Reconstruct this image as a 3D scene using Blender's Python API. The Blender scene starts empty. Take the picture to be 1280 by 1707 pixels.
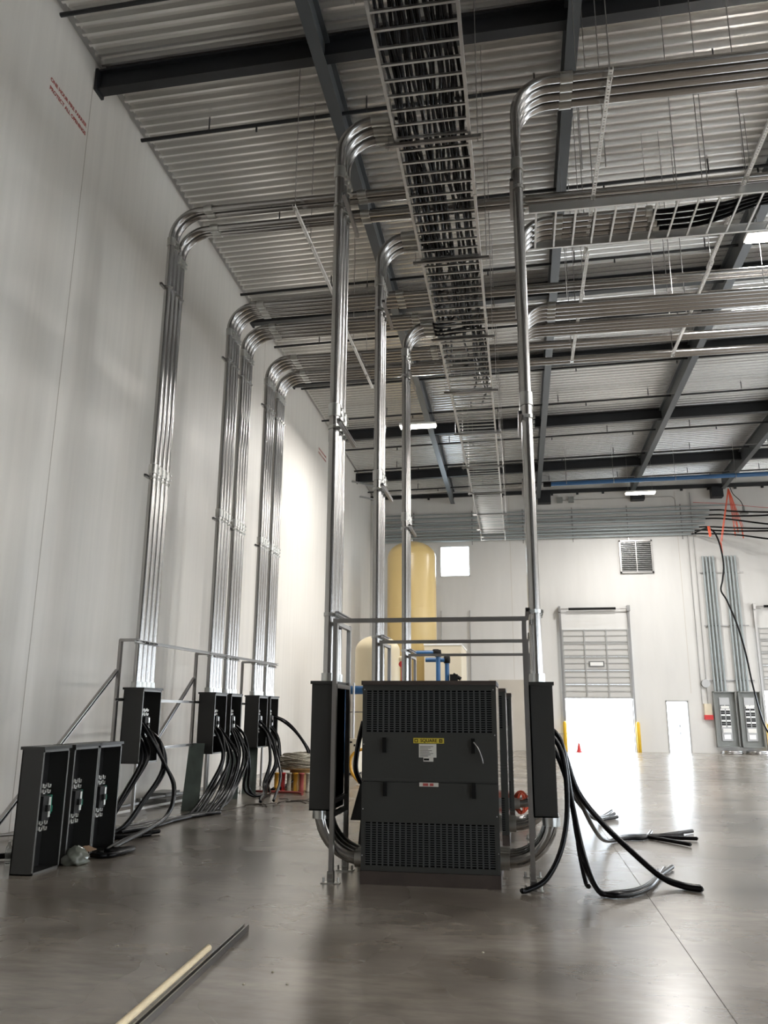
import bpy, math, random
from mathutils import Vector, Matrix
random.seed(7)
C = bpy.context.scene.collection
PI = math.pi

# ------------------------------------------------------------------ camera, world, light, exposure
scn = bpy.context.scene
cam_d = bpy.data.cameras.new('camera')
cam = bpy.data.objects.new('camera', cam_d); C.objects.link(cam)
scn.camera = cam
FPX, PITCH, YAW, ROLL, EYE = 1331.42, 0.245653, -0.1654996, 0.0060481, 1.55
cam_d.sensor_fit = 'VERTICAL'; cam_d.sensor_height = 24.0
cam_d.lens = FPX / 1707.0 * 24.0
cam_d.clip_start = 0.05; cam_d.clip_end = 400
fw = Vector((math.sin(YAW)*math.cos(PITCH), math.cos(YAW)*math.cos(PITCH), math.sin(PITCH)))
rt = Vector((math.cos(YAW), -math.sin(YAW), 0)); up = rt.cross(fw)
rt2 = rt*math.cos(ROLL) + up*math.sin(ROLL); up2 = -rt*math.sin(ROLL) + up*math.cos(ROLL)
mw = Matrix((rt2, up2, -fw)).transposed().to_4x4(); mw.translation = Vector((0, 0, EYE))
cam.matrix_world = mw

world = bpy.data.worlds.new('world'); scn.world = world; world.use_nodes = True
bg = world.node_tree.nodes['Background']
bg.inputs[0].default_value = (0.82, 0.91, 1.0, 1); bg.inputs[1].default_value = 10.0
scn.view_settings.view_transform = 'Standard'
scn.view_settings.look = 'None'
scn.view_settings.exposure = 0.62
scn.view_settings.gamma = 1.0
scn.view_settings.use_curve_mapping = False

WX, WY = -6.65, 36.0            # left wall plane, far wall plane
RX, BY = 24.0, -14.0            # right side, rear wall
def roofz(x, y): return 12.2 + 0.02*(x+6.6) - 0.02*y

# ------------------------------------------------------------------ materials
def newmat(name):
    m = bpy.data.materials.new(name); m.use_nodes = True
    return m, m.node_tree, m.node_tree.nodes['Principled BSDF']
def mat(name, col, rough=0.5, metal=0.0, noise=0.0, scale=6.0, bump=0.0, rvar=0.0, stretch=(1,1,1), spec=0.5):
    m, nt, b = newmat(name)
    b.inputs['Base Color'].default_value = (*col, 1); b.inputs['Roughness'].default_value = rough
    b.inputs['Metallic'].default_value = metal; b.inputs['Specular IOR Level'].default_value = spec
    if noise or bump or rvar:
        g = nt.nodes.new('ShaderNodeNewGeometry'); mp = nt.nodes.new('ShaderNodeMapping'); n = nt.nodes.new('ShaderNodeTexNoise')
        nt.links.new(g.outputs['Position'], mp.inputs['Vector']); mp.inputs['Scale'].default_value = stretch
        nt.links.new(mp.outputs[0], n.inputs['Vector']); n.inputs['Scale'].default_value = scale; n.inputs['Detail'].default_value = 5
        if noise:
            r = nt.nodes.new('ShaderNodeValToRGB'); r.color_ramp.elements[0].position = .3; r.color_ramp.elements[1].position = .7
            r.color_ramp.elements[0].color = (*[c*(1-noise) for c in col], 1); r.color_ramp.elements[1].color = (*[min(1, c*(1+noise)) for c in col], 1)
            nt.links.new(n.outputs['Fac'], r.inputs[0]); nt.links.new(r.outputs[0], b.inputs['Base Color'])
        if rvar:
            mr = nt.nodes.new('ShaderNodeMapRange'); mr.inputs[3].default_value = max(0, rough-rvar); mr.inputs[4].default_value = rough+rvar
            nt.links.new(n.outputs['Fac'], mr.inputs[0]); nt.links.new(mr.outputs[0], b.inputs['Roughness'])
        if bump:
            bp = nt.nodes.new('ShaderNodeBump'); bp.inputs['Strength'].default_value = bump; bp.inputs['Distance'].default_value = .01
            nt.links.new(n.outputs['Fac'], bp.inputs['Height']); nt.links.new(bp.outputs[0], b.inputs['Normal'])
    return m
def emat(name, col, s):
    m, nt, b = newmat(name)
    b.inputs['Base Color'].default_value = (*col, 1); b.inputs['Emission Color'].default_value = (*col, 1); b.inputs['Emission Strength'].default_value = s
    return m

M = {}
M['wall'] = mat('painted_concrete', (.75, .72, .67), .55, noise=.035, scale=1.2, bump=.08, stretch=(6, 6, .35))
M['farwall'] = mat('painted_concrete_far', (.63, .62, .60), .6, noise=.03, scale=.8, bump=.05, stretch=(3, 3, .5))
M['rearwall'] = mat('darkened_rear_wall', (.20, .19, .18), .8)  # unseen wall, darkened so surfaces facing the camera stay dark
M['deck'] = mat('galvanized_deck', (.72, .71, .69), .27, .8)
M['lightcap'] = mat('sky_light_cap', (.5, .5, .5), .8)  # for the added cap that blocks sky light above the deck
M['steel'] = mat('black_primed_steel', (.014, .016, .019), .5, noise=.15, scale=3)
M['steel2'] = mat('floor_lit_black_steel', (.07, .078, .084), .36)  # black beam steel, lifted to grey for light off the bright floor
M['galv'] = mat('galvanized_conduit', (.40, .39, .38), .2, 1.0)
M['galv2'] = mat('galvanized_strut', (.34, .33, .32), .36, 1.0)
M['zincwhite'] = mat('bright_zinc_strut', (.9, .89, .87), .45, .0)
M['xfside'] = mat('glossy_grey_side', (.06, .06, .058), .08, 0, spec=.8)
M['alu'] = mat('aluminium_tray', (.66, .66, .65), .3, .95)
M['zinc'] = mat('zinc_fitting', (.50, .50, .48), .3, 1.0)
M['fargalv'] = mat('far_conduit', (.36, .40, .41), .5, .4)
M['box'] = mat('dark_grey_enclosure_paint', (.026, .026, .024), .42)
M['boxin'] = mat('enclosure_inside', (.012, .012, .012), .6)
M['boxlip'] = mat('enclosure_edge_steel', (.16, .16, .155), .4, .3)
M['xf'] = mat('transformer_grey_paint', (.034, .035, .032), .42)
M['slot'] = mat('louver_black', (.003, .003, .004), .8, spec=.1)
M['bar'] = mat('louver_bar_grey', (.05, .053, .053), .45)
M['plinth'] = mat('brown_base_steel', (.045, .032, .026), .55, noise=.2, scale=5)
M['cable'] = mat('black_cable_jacket', (.004, .004, .005), .27, spec=.2)
M['copper'] = mat('copper_end', (.45, .22, .12), .4, .8)
M['yellow'] = mat('yellow_label', (.62, .50, .05), .5)
M['white'] = mat('white_label', (.62, .60, .55), .5)
M['ink'] = mat('black_ink', (.004, .004, .004), .6, spec=.2)
M['redink'] = mat('red_stencil_paint', (.38, .07, .06), .6)
M['green'] = mat('circuit_green', (.01, .16, .10), .45)
M['lug'] = mat('lug_aluminium', (.75, .74, .71), .35, .6)
M['tank'] = mat('tank_yellow_enamel', (.66, .49, .21), .3)
M['tank2'] = mat('tank_tan_enamel', (.60, .51, .34), .35)
M['tan'] = mat('tan_cabinet_paint', (.62, .55, .42), .5)
M['blue'] = mat('blue_pipe', (.02, .09, .22), .35)
M['bollard'] = mat('safety_yellow', (.80, .50, .03), .45)
M['red'] = mat('safety_red', (.55, .03, .03), .45)
M['orange'] = mat('orange_strap', (.80, .12, .05), .6)
M['door'] = mat('door_panel', (.52, .51, .49), .5)
M['rib'] = mat('door_rib', (.34, .34, .33), .5)
M['beige'] = mat('beige_board', (.50, .46, .40), .75, noise=.06, scale=.9)
M['whitep'] = mat('white_paint', (.8, .8, .78), .45)
M['wood'] = mat('pale_wood', (.60, .50, .33), .6, noise=.12, scale=20, stretch=(8, 1, 8))
M['reel'] = mat('reel_wood', (.33, .2, .08), .7, noise=.2, scale=10)
M['wirewhite'] = mat('wire_pale_jacket', (.42, .38, .30), .5, noise=.5, scale=30, stretch=(1, 1, 8))
M['hose'] = mat('amber_hose', (.65, .33, .03), .35)
M['panelgrey'] = mat('panelboard_grey', (.23, .24, .23), .45, .2)
M['coverp'] = mat('cover_plate_paint', (.10, .125, .11), .3, noise=.2, scale=4)
M['cardboard'] = mat('cardboard', (.30, .19, .11), .8)
M['bag'] = mat('clear_plastic_bag', (.16, .17, .14), .2)
M['lampon'] = emat('lit_tube', (1, .93, .82), 22)
M['ground'] = mat('outside_concrete', (.75, .74, .72), .8)
M['clay'] = mat('dark_debris', (.09, .075, .06), .8)

def concrete():
    m, nt, b = newmat('polished_concrete')
    g = nt.nodes.new('ShaderNodeNewGeometry')
    def noise(s, d=6, st=(1, 1, 1), rough=.6):
        mp = nt.nodes.new('ShaderNodeMapping'); mp.inputs['Scale'].default_value = st
        n = nt.nodes.new('ShaderNodeTexNoise'); n.inputs['Scale'].default_value = s; n.inputs['Detail'].default_value = d; n.inputs['Roughness'].default_value = rough
        nt.links.new(g.outputs['Position'], mp.inputs[0]); nt.links.new(mp.outputs[0], n.inputs['Vector']); return n.outputs['Fac']
    r = nt.nodes.new('ShaderNodeValToRGB'); e = r.color_ramp.elements
    e[0].position = .34; e[0].color = (.125, .104, .082, 1); e[1].position = .66; e[1].color = (.30, .265, .225, 1)
    nt.links.new(noise(.55, 5, (1, 1.4, 1), .5), r.inputs[0])
    r2 = nt.nodes.new('ShaderNodeValToRGB'); r2.color_ramp.elements[0].position = .3; r2.color_ramp.elements[1].position = .75
    r2.color_ramp.elements[0].color = (.8, .8, .8, 1); r2.color_ramp.elements[1].color = (1.15, 1.15, 1.15, 1)
    nt.links.new(noise(3.5, 3, (1, 3, 1)), r2.inputs[0])
    mx = nt.nodes.new('ShaderNodeMix'); mx.data_type = 'RGBA'; mx.blend_type = 'MULTIPLY'; mx.inputs[0].default_value = 1
    nt.links.new(r.outputs[0], mx.inputs[6]); nt.links.new(r2.outputs[0], mx.inputs[7])
    nt.links.new(mx.outputs[2], b.inputs['Base Color'])
    mr = nt.nodes.new('ShaderNodeMapRange'); mr.inputs[3].default_value = .20; mr.inputs[4].default_value = .34
    nt.links.new(noise(.9, 2), mr.inputs[0]); nt.links.new(mr.outputs[0], b.inputs['Roughness'])
    bp = nt.nodes.new('ShaderNodeBump'); bp.inputs['Strength'].default_value = .08; bp.inputs['Distance'].default_value = .01
    nt.links.new(noise(2.6, 2, (.5, 1.6, 1), .4), bp.inputs['Height']); nt.links.new(bp.outputs[0], b.inputs['Normal'])
    b.inputs['Specular IOR Level'].default_value = .8; b.inputs['Coat Weight'].default_value = .35; b.inputs['Coat Roughness'].default_value = .22
    return m
M['floor'] = concrete()
def glassmat():
    m = bpy.data.materials.new('window_glass'); m.use_nodes = True; nt = m.node_tree; nt.nodes.clear()
    o = nt.nodes.new('ShaderNodeOutputMaterial'); a = nt.nodes.new('ShaderNodeBsdfTransparent'); b = nt.nodes.new('ShaderNodeBsdfGlossy'); x = nt.nodes.new('ShaderNodeMixShader')
    a.inputs[0].default_value = (.93, .97, 1, 1); b.inputs['Roughness'].default_value = .02; x.inputs[0].default_value = .06
    nt.links.new(a.outputs[0], x.inputs[1]); nt.links.new(b.outputs[0], x.inputs[2]); nt.links.new(x.outputs[0], o.inputs[0]); return m
M['glass'] = glassmat()
def bottlemat():
    m, nt, b = newmat('clear_plastic'); b.inputs['Base Color'].default_value = (.85, .9, .9, 1); b.inputs['Roughness'].default_value = .08
    b.inputs['Transmission Weight'].default_value = .92; b.inputs['IOR'].default_value = 1.2; return m
M['bottle'] = bottlemat()

# ------------------------------------------------------------------ mesh helpers
ORG = {}
class G:
    def __init__(s): s.v = []; s.f = []; s.sm = []
    def add(s, vs, fs, smooth=False):
        o = len(s.v); s.v += [Vector(v) for v in vs]; s.f += [tuple(i+o for i in f) for f in fs]; s.sm += [smooth]*len(fs); return s
    def box(s, a, b):
        x0, y0, z0 = [min(a[i], b[i]) for i in range(3)]; x1, y1, z1 = [max(a[i], b[i]) for i in range(3)]
        return s.add([(x0, y0, z0), (x1, y0, z0), (x1, y1, z0), (x0, y1, z0), (x0, y0, z1), (x1, y0, z1), (x1, y1, z1), (x0, y1, z1)],
                     [(3, 2, 1, 0), (4, 5, 6, 7), (0, 1, 5, 4), (1, 2, 6, 5), (2, 3, 7, 6), (3, 0, 4, 7)])
    def quadprism(s, q, d):      # quad (4 points) extruded by vector d
        q = [Vector(p) for p in q]; d = Vector(d)
        return s.add(q + [p+d for p in q], [(3, 2, 1, 0), (4, 5, 6, 7), (0, 1, 5, 4), (1, 2, 6, 5), (2, 3, 7, 6), (3, 0, 4, 7)])
    def frame(s, p, q, upv):
        t = (Vector(q)-Vector(p)).normalized(); u = Vector(upv); u = (u - t*u.dot(t))
        if u.length < 1e-4: u = t.orthogonal()
        u.normalize(); return t, u, t.cross(u)
    def bar(s, p, q, w, h, upv=(0, 0, 1)):
        t, u, r = s.frame(p, q, upv); p = Vector(p); q = Vector(q)
        c = [r*(w/2)*a + u*(h/2)*b for a, b in ((-1, -1), (1, -1), (1, 1), (-1, 1))]
        return s.add([p+k for k in c]+[q+k for k in c], [(0, 1, 2, 3), (7, 6, 5, 4), (0, 4, 5, 1), (1, 5, 6, 2), (2, 6, 7, 3), (3, 7, 4, 0)])
    def section(s, p, q, poly, upv=(0, 0, 1), smooth=False, caps=True):   # closed 2d outline (side, up) swept p->q
        t, u, r = s.frame(p, q, upv); p = Vector(p); q = Vector(q); n = len(poly)
        A = [p + r*a + u*b for a, b in poly]; B = [q + r*a + u*b for a, b in poly]
        fs = [(i, i+n, (i+1) % n + n, (i+1) % n) for i in range(n)]
        if caps: fs += [tuple(range(n)), tuple(range(2*n-1, n-1, -1))]
        return s.add(A+B, fs, smooth)
    def tube(s, path, r, n=10, cap=True, rads=None):
        P = [Vector(p) for p in path]; m = len(P)
        T = []
        for i in range(m):
            t = (P[min(i+1, m-1)] - P[max(i-1, 0)]); T.append(t.normalized() if t.length > 1e-9 else Vector((0, 0, 1)))
        u = T[0].orthogonal().normalized(); vs = []
        for i in range(m):
            u = (u - T[i]*u.dot(T[i])).normalized(); w = T[i].cross(u); rr = rads[i] if rads else r
            vs += [P[i] + (u*math.cos(2*PI*k/n) + w*math.sin(2*PI*k/n))*rr for k in range(n)]
        fs = []
        for i in range(m-1):
            for k in range(n):
                a = i*n+k; b = i*n+(k+1) % n; fs.append((a, b, b+n, a+n))
        s.add(vs, fs, True)
        if cap: s.add(vs[:n], [tuple(range(n-1, -1, -1))]); s.add(vs[-n:], [tuple(range(n))])
        return s
    def cyl(s, p, q, r, n=16): return s.tube([p, q], r, n)
    def lathe(s, prof, c, n=28, axis=None):          # prof [(r,z)], around vertical axis at c
        c = Vector(c); vs = []; fs = []; m = len(prof)
        for r, z in prof:
            vs += [c + Vector((r*math.cos(2*PI*k/n), r*math.sin(2*PI*k/n), z)) for k in range(n)]
        for i in range(m-1):
            for k in range(n):
                a = i*n+k; b = i*n+(k+1) % n; fs.append((a, b, b+n, a+n))
        return s.add(vs, fs, True)
    def build(s, name, m, parent=None, loc=None, **kw):
        me = bpy.data.meshes.new(name)
        if loc is None:
            if parent is not None and len(s.v) and kw.get('pz'): loc = ORG[parent.name]
            else:
                xs = [v.x for v in s.v]; ys = [v.y for v in s.v]; zs = [v.z for v in s.v]
                loc = Vector(((min(xs)+max(xs))/2, (min(ys)+max(ys))/2, min(zs)))
        loc = Vector(loc)
        me.from_pydata([v-loc for v in s.v], [], s.f)
        me.polygons.foreach_set('use_smooth', s.sm); me.update()
        me.materials.append(M[m] if isinstance(m, str) else m)
        o = bpy.data.objects.new(name, me); C.objects.link(o)
        if parent is not None: o.parent = parent; o.location = loc - ORG[parent.name]
        else: o.location = loc
        ORG[o.name] = loc
        return o
def tag(o, label=None, cat=None, group=None, kind=None):
    if label: o['label'] = label
    if cat: o['category'] = cat
    if group: o['group'] = group
    if kind: o['kind'] = kind
    return o
def thing(name, loc, label, cat, group=None):
    o = bpy.data.objects.new(name, None); C.objects.link(o); o.location = loc; o.empty_display_size = .1; ORG[o.name] = Vector(loc)
    return tag(o, label, cat, group)
def struct(name, g, m, label=None): return tag(g.build(name, m), label, None, None, 'structure')
def ordw(i): return ['first', 'second', 'third', 'fourth', 'fifth', 'sixth', 'seventh', 'eighth', 'ninth', 'tenth', 'eleventh', 'twelfth', 'thirteenth', 'fourteenth', 'fifteenth', 'sixteenth'][i]

def fillet(pts, rad, seg=8):
    P = [Vector(p) for p in pts]; out = [P[0]]
    for i in range(1, len(P)-1):
        a = (P[i-1]-P[i]); b = (P[i+1]-P[i]); la, lb = a.length, b.length; a.normalize(); b.normalize()
        ang = a.angle(b)
        if ang > PI-.02: out.append(P[i]); continue
        d = min(rad/math.tan(ang/2), la*.49 if i > 1 else la*.98, lb*.49 if i < len(P)-2 else lb*.98); r = d*math.tan(ang/2)
        c = P[i] + (a+b).normalized()*(r/math.sin(ang/2)); s0 = P[i]+a*d-c; s1 = P[i]+b*d-c; tot = s0.angle(s1)
        for k in range(seg+1):
            t = k/seg; out.append(c + (s0*math.sin((1-t)*tot) + s1*math.sin(t*tot))/math.sin(tot))
    out.append(P[-1]); return out
def smoothpath(pts, n=6):                     # Catmull-Rom
    P = [Vector(p) for p in pts]; P = [P[0]*2-P[1]] + P + [P[-1]*2-P[-2]]; out = []
    for i in range(1, len(P)-2):
        for k in range(n):
            t = k/n; a, b, c, d = P[i-1:i+3]
            out.append(.5*((2*b)+(c-a)*t+(2*a-5*b+4*c-d)*t*t+(3*b-a-3*c+d)*t**3))
    out.append(P[-2]); return out
def text_mesh(body, size, name, m, parent, org, xdir, updir, align='CENTER'):
    cu = bpy.data.curves.new('lettering', 'FONT'); cu.body = body; cu.size = size; cu.align_x = align; cu.align_y = 'CENTER'; cu.extrude = .0008; cu.offset = size*(.035 if m == 'redink' else .012)
    t = bpy.data.objects.new('lettering', cu); C.objects.link(t)
    dg = bpy.context.evaluated_depsgraph_get(); me = bpy.data.meshes.new_from_object(t.evaluated_get(dg)); bpy.data.objects.remove(t)
    X = Vector(xdir).normalized(); U = Vector(updir).normalized(); N = X.cross(U); O = Vector(org)
    g = G(); g.add([O + X*v.co.x + U*v.co.y + N*v.co.z for v in me.vertices], [tuple(p.vertices) for p in me.polygons])
    bpy.data.meshes.remove(me)
    return g.build(name, m, parent)

# ------------------------------------------------------------------ structure
def holed_wall(name, m, x0, x1, z1, holes, y0, y1, label):      # wall in the xz plane, holes (x0,x1,z0,z1)
    g = G(); xs = sorted({x0, x1, *[h[0] for h in holes], *[h[1] for h in holes]}); zs = sorted({0, z1, *[h[2] for h in holes], *[h[3] for h in holes]})
    for a, b in zip(xs, xs[1:]):
        for c, d in zip(zs, zs[1:]):
            if any(h[0] <= a and b <= h[1] and h[2] <= c and d <= h[3] for h in holes): continue
            g.box((a, y0, c), (b, y1, d))
    return struct(name, g, m, label)
g = G(); g.box((WX-.3, BY-.3, -.2), (RX, WY+.3, 0)); floor = struct('floor', g, 'floor', 'polished grey concrete floor')
# saw-cut joints
for i, y in enumerate((3.2, 15.5, 27.5)): pass
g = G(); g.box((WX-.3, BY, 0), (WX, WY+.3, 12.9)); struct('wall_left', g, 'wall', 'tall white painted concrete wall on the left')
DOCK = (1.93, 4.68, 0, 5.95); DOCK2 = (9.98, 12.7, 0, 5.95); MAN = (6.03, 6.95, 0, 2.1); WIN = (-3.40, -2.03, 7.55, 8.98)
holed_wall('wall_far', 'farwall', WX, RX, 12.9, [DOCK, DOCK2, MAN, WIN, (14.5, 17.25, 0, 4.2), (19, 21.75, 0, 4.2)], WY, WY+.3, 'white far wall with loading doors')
holed_wall('wall_rear', 'rearwall', WX, RX, 12.9, [(12, 15, 0, 4.2), (18, 21, 0, 4.2)], BY-.3, BY, None)  # out of view; its door openings are added for daylight
# unseen right side of the hall: openings added and sized for daylight
g = G(); g.box((RX, BY-.3, 4.6), (RX+.3, WY+.3, 13.3)); ya = BY-.3
for y in (-6, 2, 10, 18, 26): g.box((RX, ya, 0), (RX+.3, y-1.5, 4.6)); ya = y+1.5
g.box((RX, ya, 0), (RX+.3, WY+.3, 4.6))
struct('wall_right', g, 'farwall')
# wall panel joints
g = G()
for y in (10.2, 19.6, 29.0): g.box((WX, y-.006, 0), (WX+.003, y+.006, 11.9))
struct('trim_1', g, 'beige', 'thin vertical joints between the left wall panels')
g = G()
for x in (7.1, -6.0+5.8): g.box((x-.008, WY-.003, 2.4 if x > 7 else 3), (x+.008, WY, 11.2))
struct('trim_2', g, 'beige', 'thin joint in the far wall above the personnel door')
g = G()
for y in (21.0, 31.0): g.box((WX, y-.003, 0), (RX, y+.003, .0015))
for x in (1.05, 9.1): g.box((x-.0018, BY, 0), (x+.0018, WY, .0015))
struct('trim_3', g, 'clay', 'thin saw-cut joints in the floor')
# corrugated roof deck
g = G(); pitch = .2032; y = BY; prof = []
while y < WY-.02:
    prof += [(y, .0), (y+.045, .0), (y+.066, .085), (y+pitch-.021, .085)]; y += pitch
prof.append((WY, .0))
xa, xb = WX+.12, RX; vs = []; fs = []
for i, (yy, dz) in enumerate(prof):
    vs += [(xa, yy, roofz(xa, yy)+dz), (xb, yy, roofz(xb, yy)+dz)]
    if i: fs.append((2*i-2, 2*i-1, 2*i+1, 2*i))
g.add(vs, fs); struct('ceiling', g, 'deck', 'corrugated steel roof deck')
g = G(); g.quadprism([(WX-.3, BY-.3, roofz(WX, BY)+.1), (RX+.3, BY-.3, roofz(RX, BY)+.1), (RX+.3, WY+.3, roofz(RX, WY)+.1), (WX-.3, WY+.3, roofz(WX, WY)+.1)], (0, 0, .25))
struct('trim_4', g, 'lightcap')  # unseen cap added over the deck to keep sky light from leaking in
g = G(); g.box((-60, WY+.31, -.25), (90, 120, -.05)); g.box((RX+.31, -60, -.25), (90, WY+.3, -.05)); g.box((-60, -80, -.25), (RX+.3, BY-.31, -.05))
struct('ground', g, 'ground', 'bright concrete yard outside the doors')
g = G(); g.box((-1.3, WY-.16, 0), (.9, WY-.001, 2.95)); struct('trim_5', g, 'beige', 'low beige board on the far wall behind the transformers')

# ------------------------------------------------------------------ roof steel
def Ibeam(p, q, w, h, tf=.03, tw=.03, upv=(0, 0, 1)):
    return [(-w/2, -h), (w/2, -h), (w/2, -h+tf), (tw/2, -h+tf), (tw/2, -tf), (w/2, -tf), (w/2, 0), (-w/2, 0), (-w/2, -tf), (-tw/2, -tf), (-tw/2, -h+tf), (-w/2, -h+tf)]
gy = [2.3, 10.35, 18.4, 22.4, 27.4, 32.5]
for i, y in enumerate(gy):
    h = .38; p = (WX+.05, y, roofz(WX, y)-.005); q = (RX, y, roofz(RX, y)-.005)
    g = G().section(p, q, Ibeam(p, q, .19, h))
    lab = ('black steel girder across the roof, overhead near the camera' if i == 0 else 'black steel girder across the roof, %s in view from the camera' % ordw(i-1))
    o = tag(g.build('roof_girder', 'steel'), lab, 'beam', 'roof girders')
    pl = G().box((WX+.001, y-.13, roofz(WX, y)-.42), (WX+.05, y+.13, roofz(WX, y)-.01)); pl.build('bearing_plate', 'steel', o)
lx = [-2.75, 1.13, 5.22, 9.1]
wh = ['crossing above the left conduits', 'just right of the overhead cable tray', 'right of the two long hanging struts', 'at the right edge near the orange straps']
for i, x in enumerate(lx):
    p = (x, BY+.1, roofz(x, BY)-.06); q = (x, 35.75, roofz(x, 35.75)-.06)
    o = tag(G().section(p, q, Ibeam(p, q, .19, .60, .022)).build('roof_beam', 'steel'), 'long black steel roof beam running away from camera, '+wh[i], 'beam', 'long roof beams')
    o.data.materials[0] = M['steel2']
    if i:
        b = G().box((x-.02, 35.6, 10.78), (x+.55 if i < 3 else x-.5, 35.98, 11.25)); b.build('end_bracket', 'steel', o)
g = G(); g.box((WX+.01, 35.86, roofz(WX, 36)-.2), (RX, 35.98, roofz(WX, 36)-.04))
for k in range(26): g.box((-6.2+k*1.13, 35.9, roofz(0, 36)-.42), (-6.1+k*1.13, 35.98, roofz(0, 36)-.2))
tag(g.build('ledger_beam', 'steel'), 'black ledger angle with clips along the top of the far wall', 'beam')
# sprinkler branch pipes
sy = [3.4, 6.2, 8.95, 11.65, 14.4, 17.1, 19.95, 22.85, 25.6, 28.7, 31.3, 34.4]
for i, y in enumerate(sy):
    z0 = roofz(WX, y)-.27; z1 = roofz(RX, y)-.27
    o = tag(G().cyl((WX+.15, y, z0), (RX, y, z1), .034, 8).build('sprinkler_pipe', 'steel'),
            'thin black sprinkler pipe under the roof deck, %s from the camera' % ordw(i), 'pipe', 'sprinkler pipes')
    for k in range(8):
        x = -5.2 + k*2.9 + (i % 3)*.5; z = roofz(x, y)-.27
        G().bar((x, y, z+.02), (x, y, z+.30), .02, .02).tube([(x-.0, y-.045, z), (x, y, z-.045), (x, y+.045, z), (x, y, z+.045), (x, y-.045, z)], .008, 5).build('hanger', 'steel', o)
        G().cyl((x+.9, y, z-.03), (x+.9, y, z-.12), .02, 6).build('sprinkler_head', 'steel', o)

# ------------------------------------------------------------------ conduit builder
R4 = .057
def conduit(pts, label, group, r=R4, bend=.42, couplings=(), ends=(True, False), m='galv', name='conduit', n=14, cat='conduit'):
    path = fillet(pts, bend, 9)
    o = tag(G().tube(path, r, n).build(name, m), label, cat, group)
    for c in couplings:                       # (point, direction)
        p = Vector(c[0]); d = Vector(c[1]).normalized()*.07
        gg = G().tube([p-d, p+d], r*1.22, n)
        side = d.orthogonal().normalized()
        for s_ in (-1, 1): gg.box(p+d*.5*s_+side*r*1.0-Vector((.012,)*3), p+d*.5*s_+side*r*1.5+Vector((.012,)*3))
        gg.build('coupling', 'zinc', o)
    if ends[0]:
        p = Vector(pts[0]); d = (Vector(pts[1])-p).normalized()
        G().tube([p, p+d*.08], r*1.3, n).build('connector', 'zinc', o)
    if ends[1]:
        p = Vector(pts[-1]); d = (Vector(pts[-2])-p).normalized()
        G().tube([p, p+d*.09], r*1.3, n).build('connector', 'zinc', o)
    return o
def strut_profile(w=.041, h=.041, t=.004):
    return [(-w/2, 0), (w/2, 0), (w/2, h), (w/2-.01, h), (w/2-.01, h-.008), (w/2-t, h-.008), (w/2-t, t), (-w/2+t, t), (-w/2+t, h-.008), (-w/2+.01, h-.008), (-w/2+.01, h), (-w/2, h)]
def strut(p, q, upv=(0, 0, 1), w=.041, h=.041): return G().section(p, q, strut_profile(w, h), upv)
def slotted(p, q, upv, w=.041, h=.041, step=.05):   # strut with slotted back facing -up
    g = strut(p, q, upv, w, h); t, u, r = g.frame(p, q, upv)
    return g, t, u, r
def clamp_set(x, y0, y1, z, pts, label, group, ext=.16, side=-1):
    # horizontal channel behind a vertical bank, one strap per conduit
    o = tag(strut((x, y0-ext, z), (x, y1+ext, z), (-side, 0, 0)).build('support_channel', 'galv2'), label, 'strut', group)
    for (cx, cy) in pts:
        ring = [(cx+R4*1.12*math.cos(a), cy+R4*1.12*math.sin(a), z) for a in [2*PI*k/12 for k in range(13)]]
        gg = G()
        for a, b in zip(ring, ring[1:]): gg.bar(a, b, .006, .036)
        gg.box((cx-side*0+ .05, cy-.01, z-.015), (cx+.085, cy+.01, z+.015))
        gg.build('strap', 'zinc', o)
    return o

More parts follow.
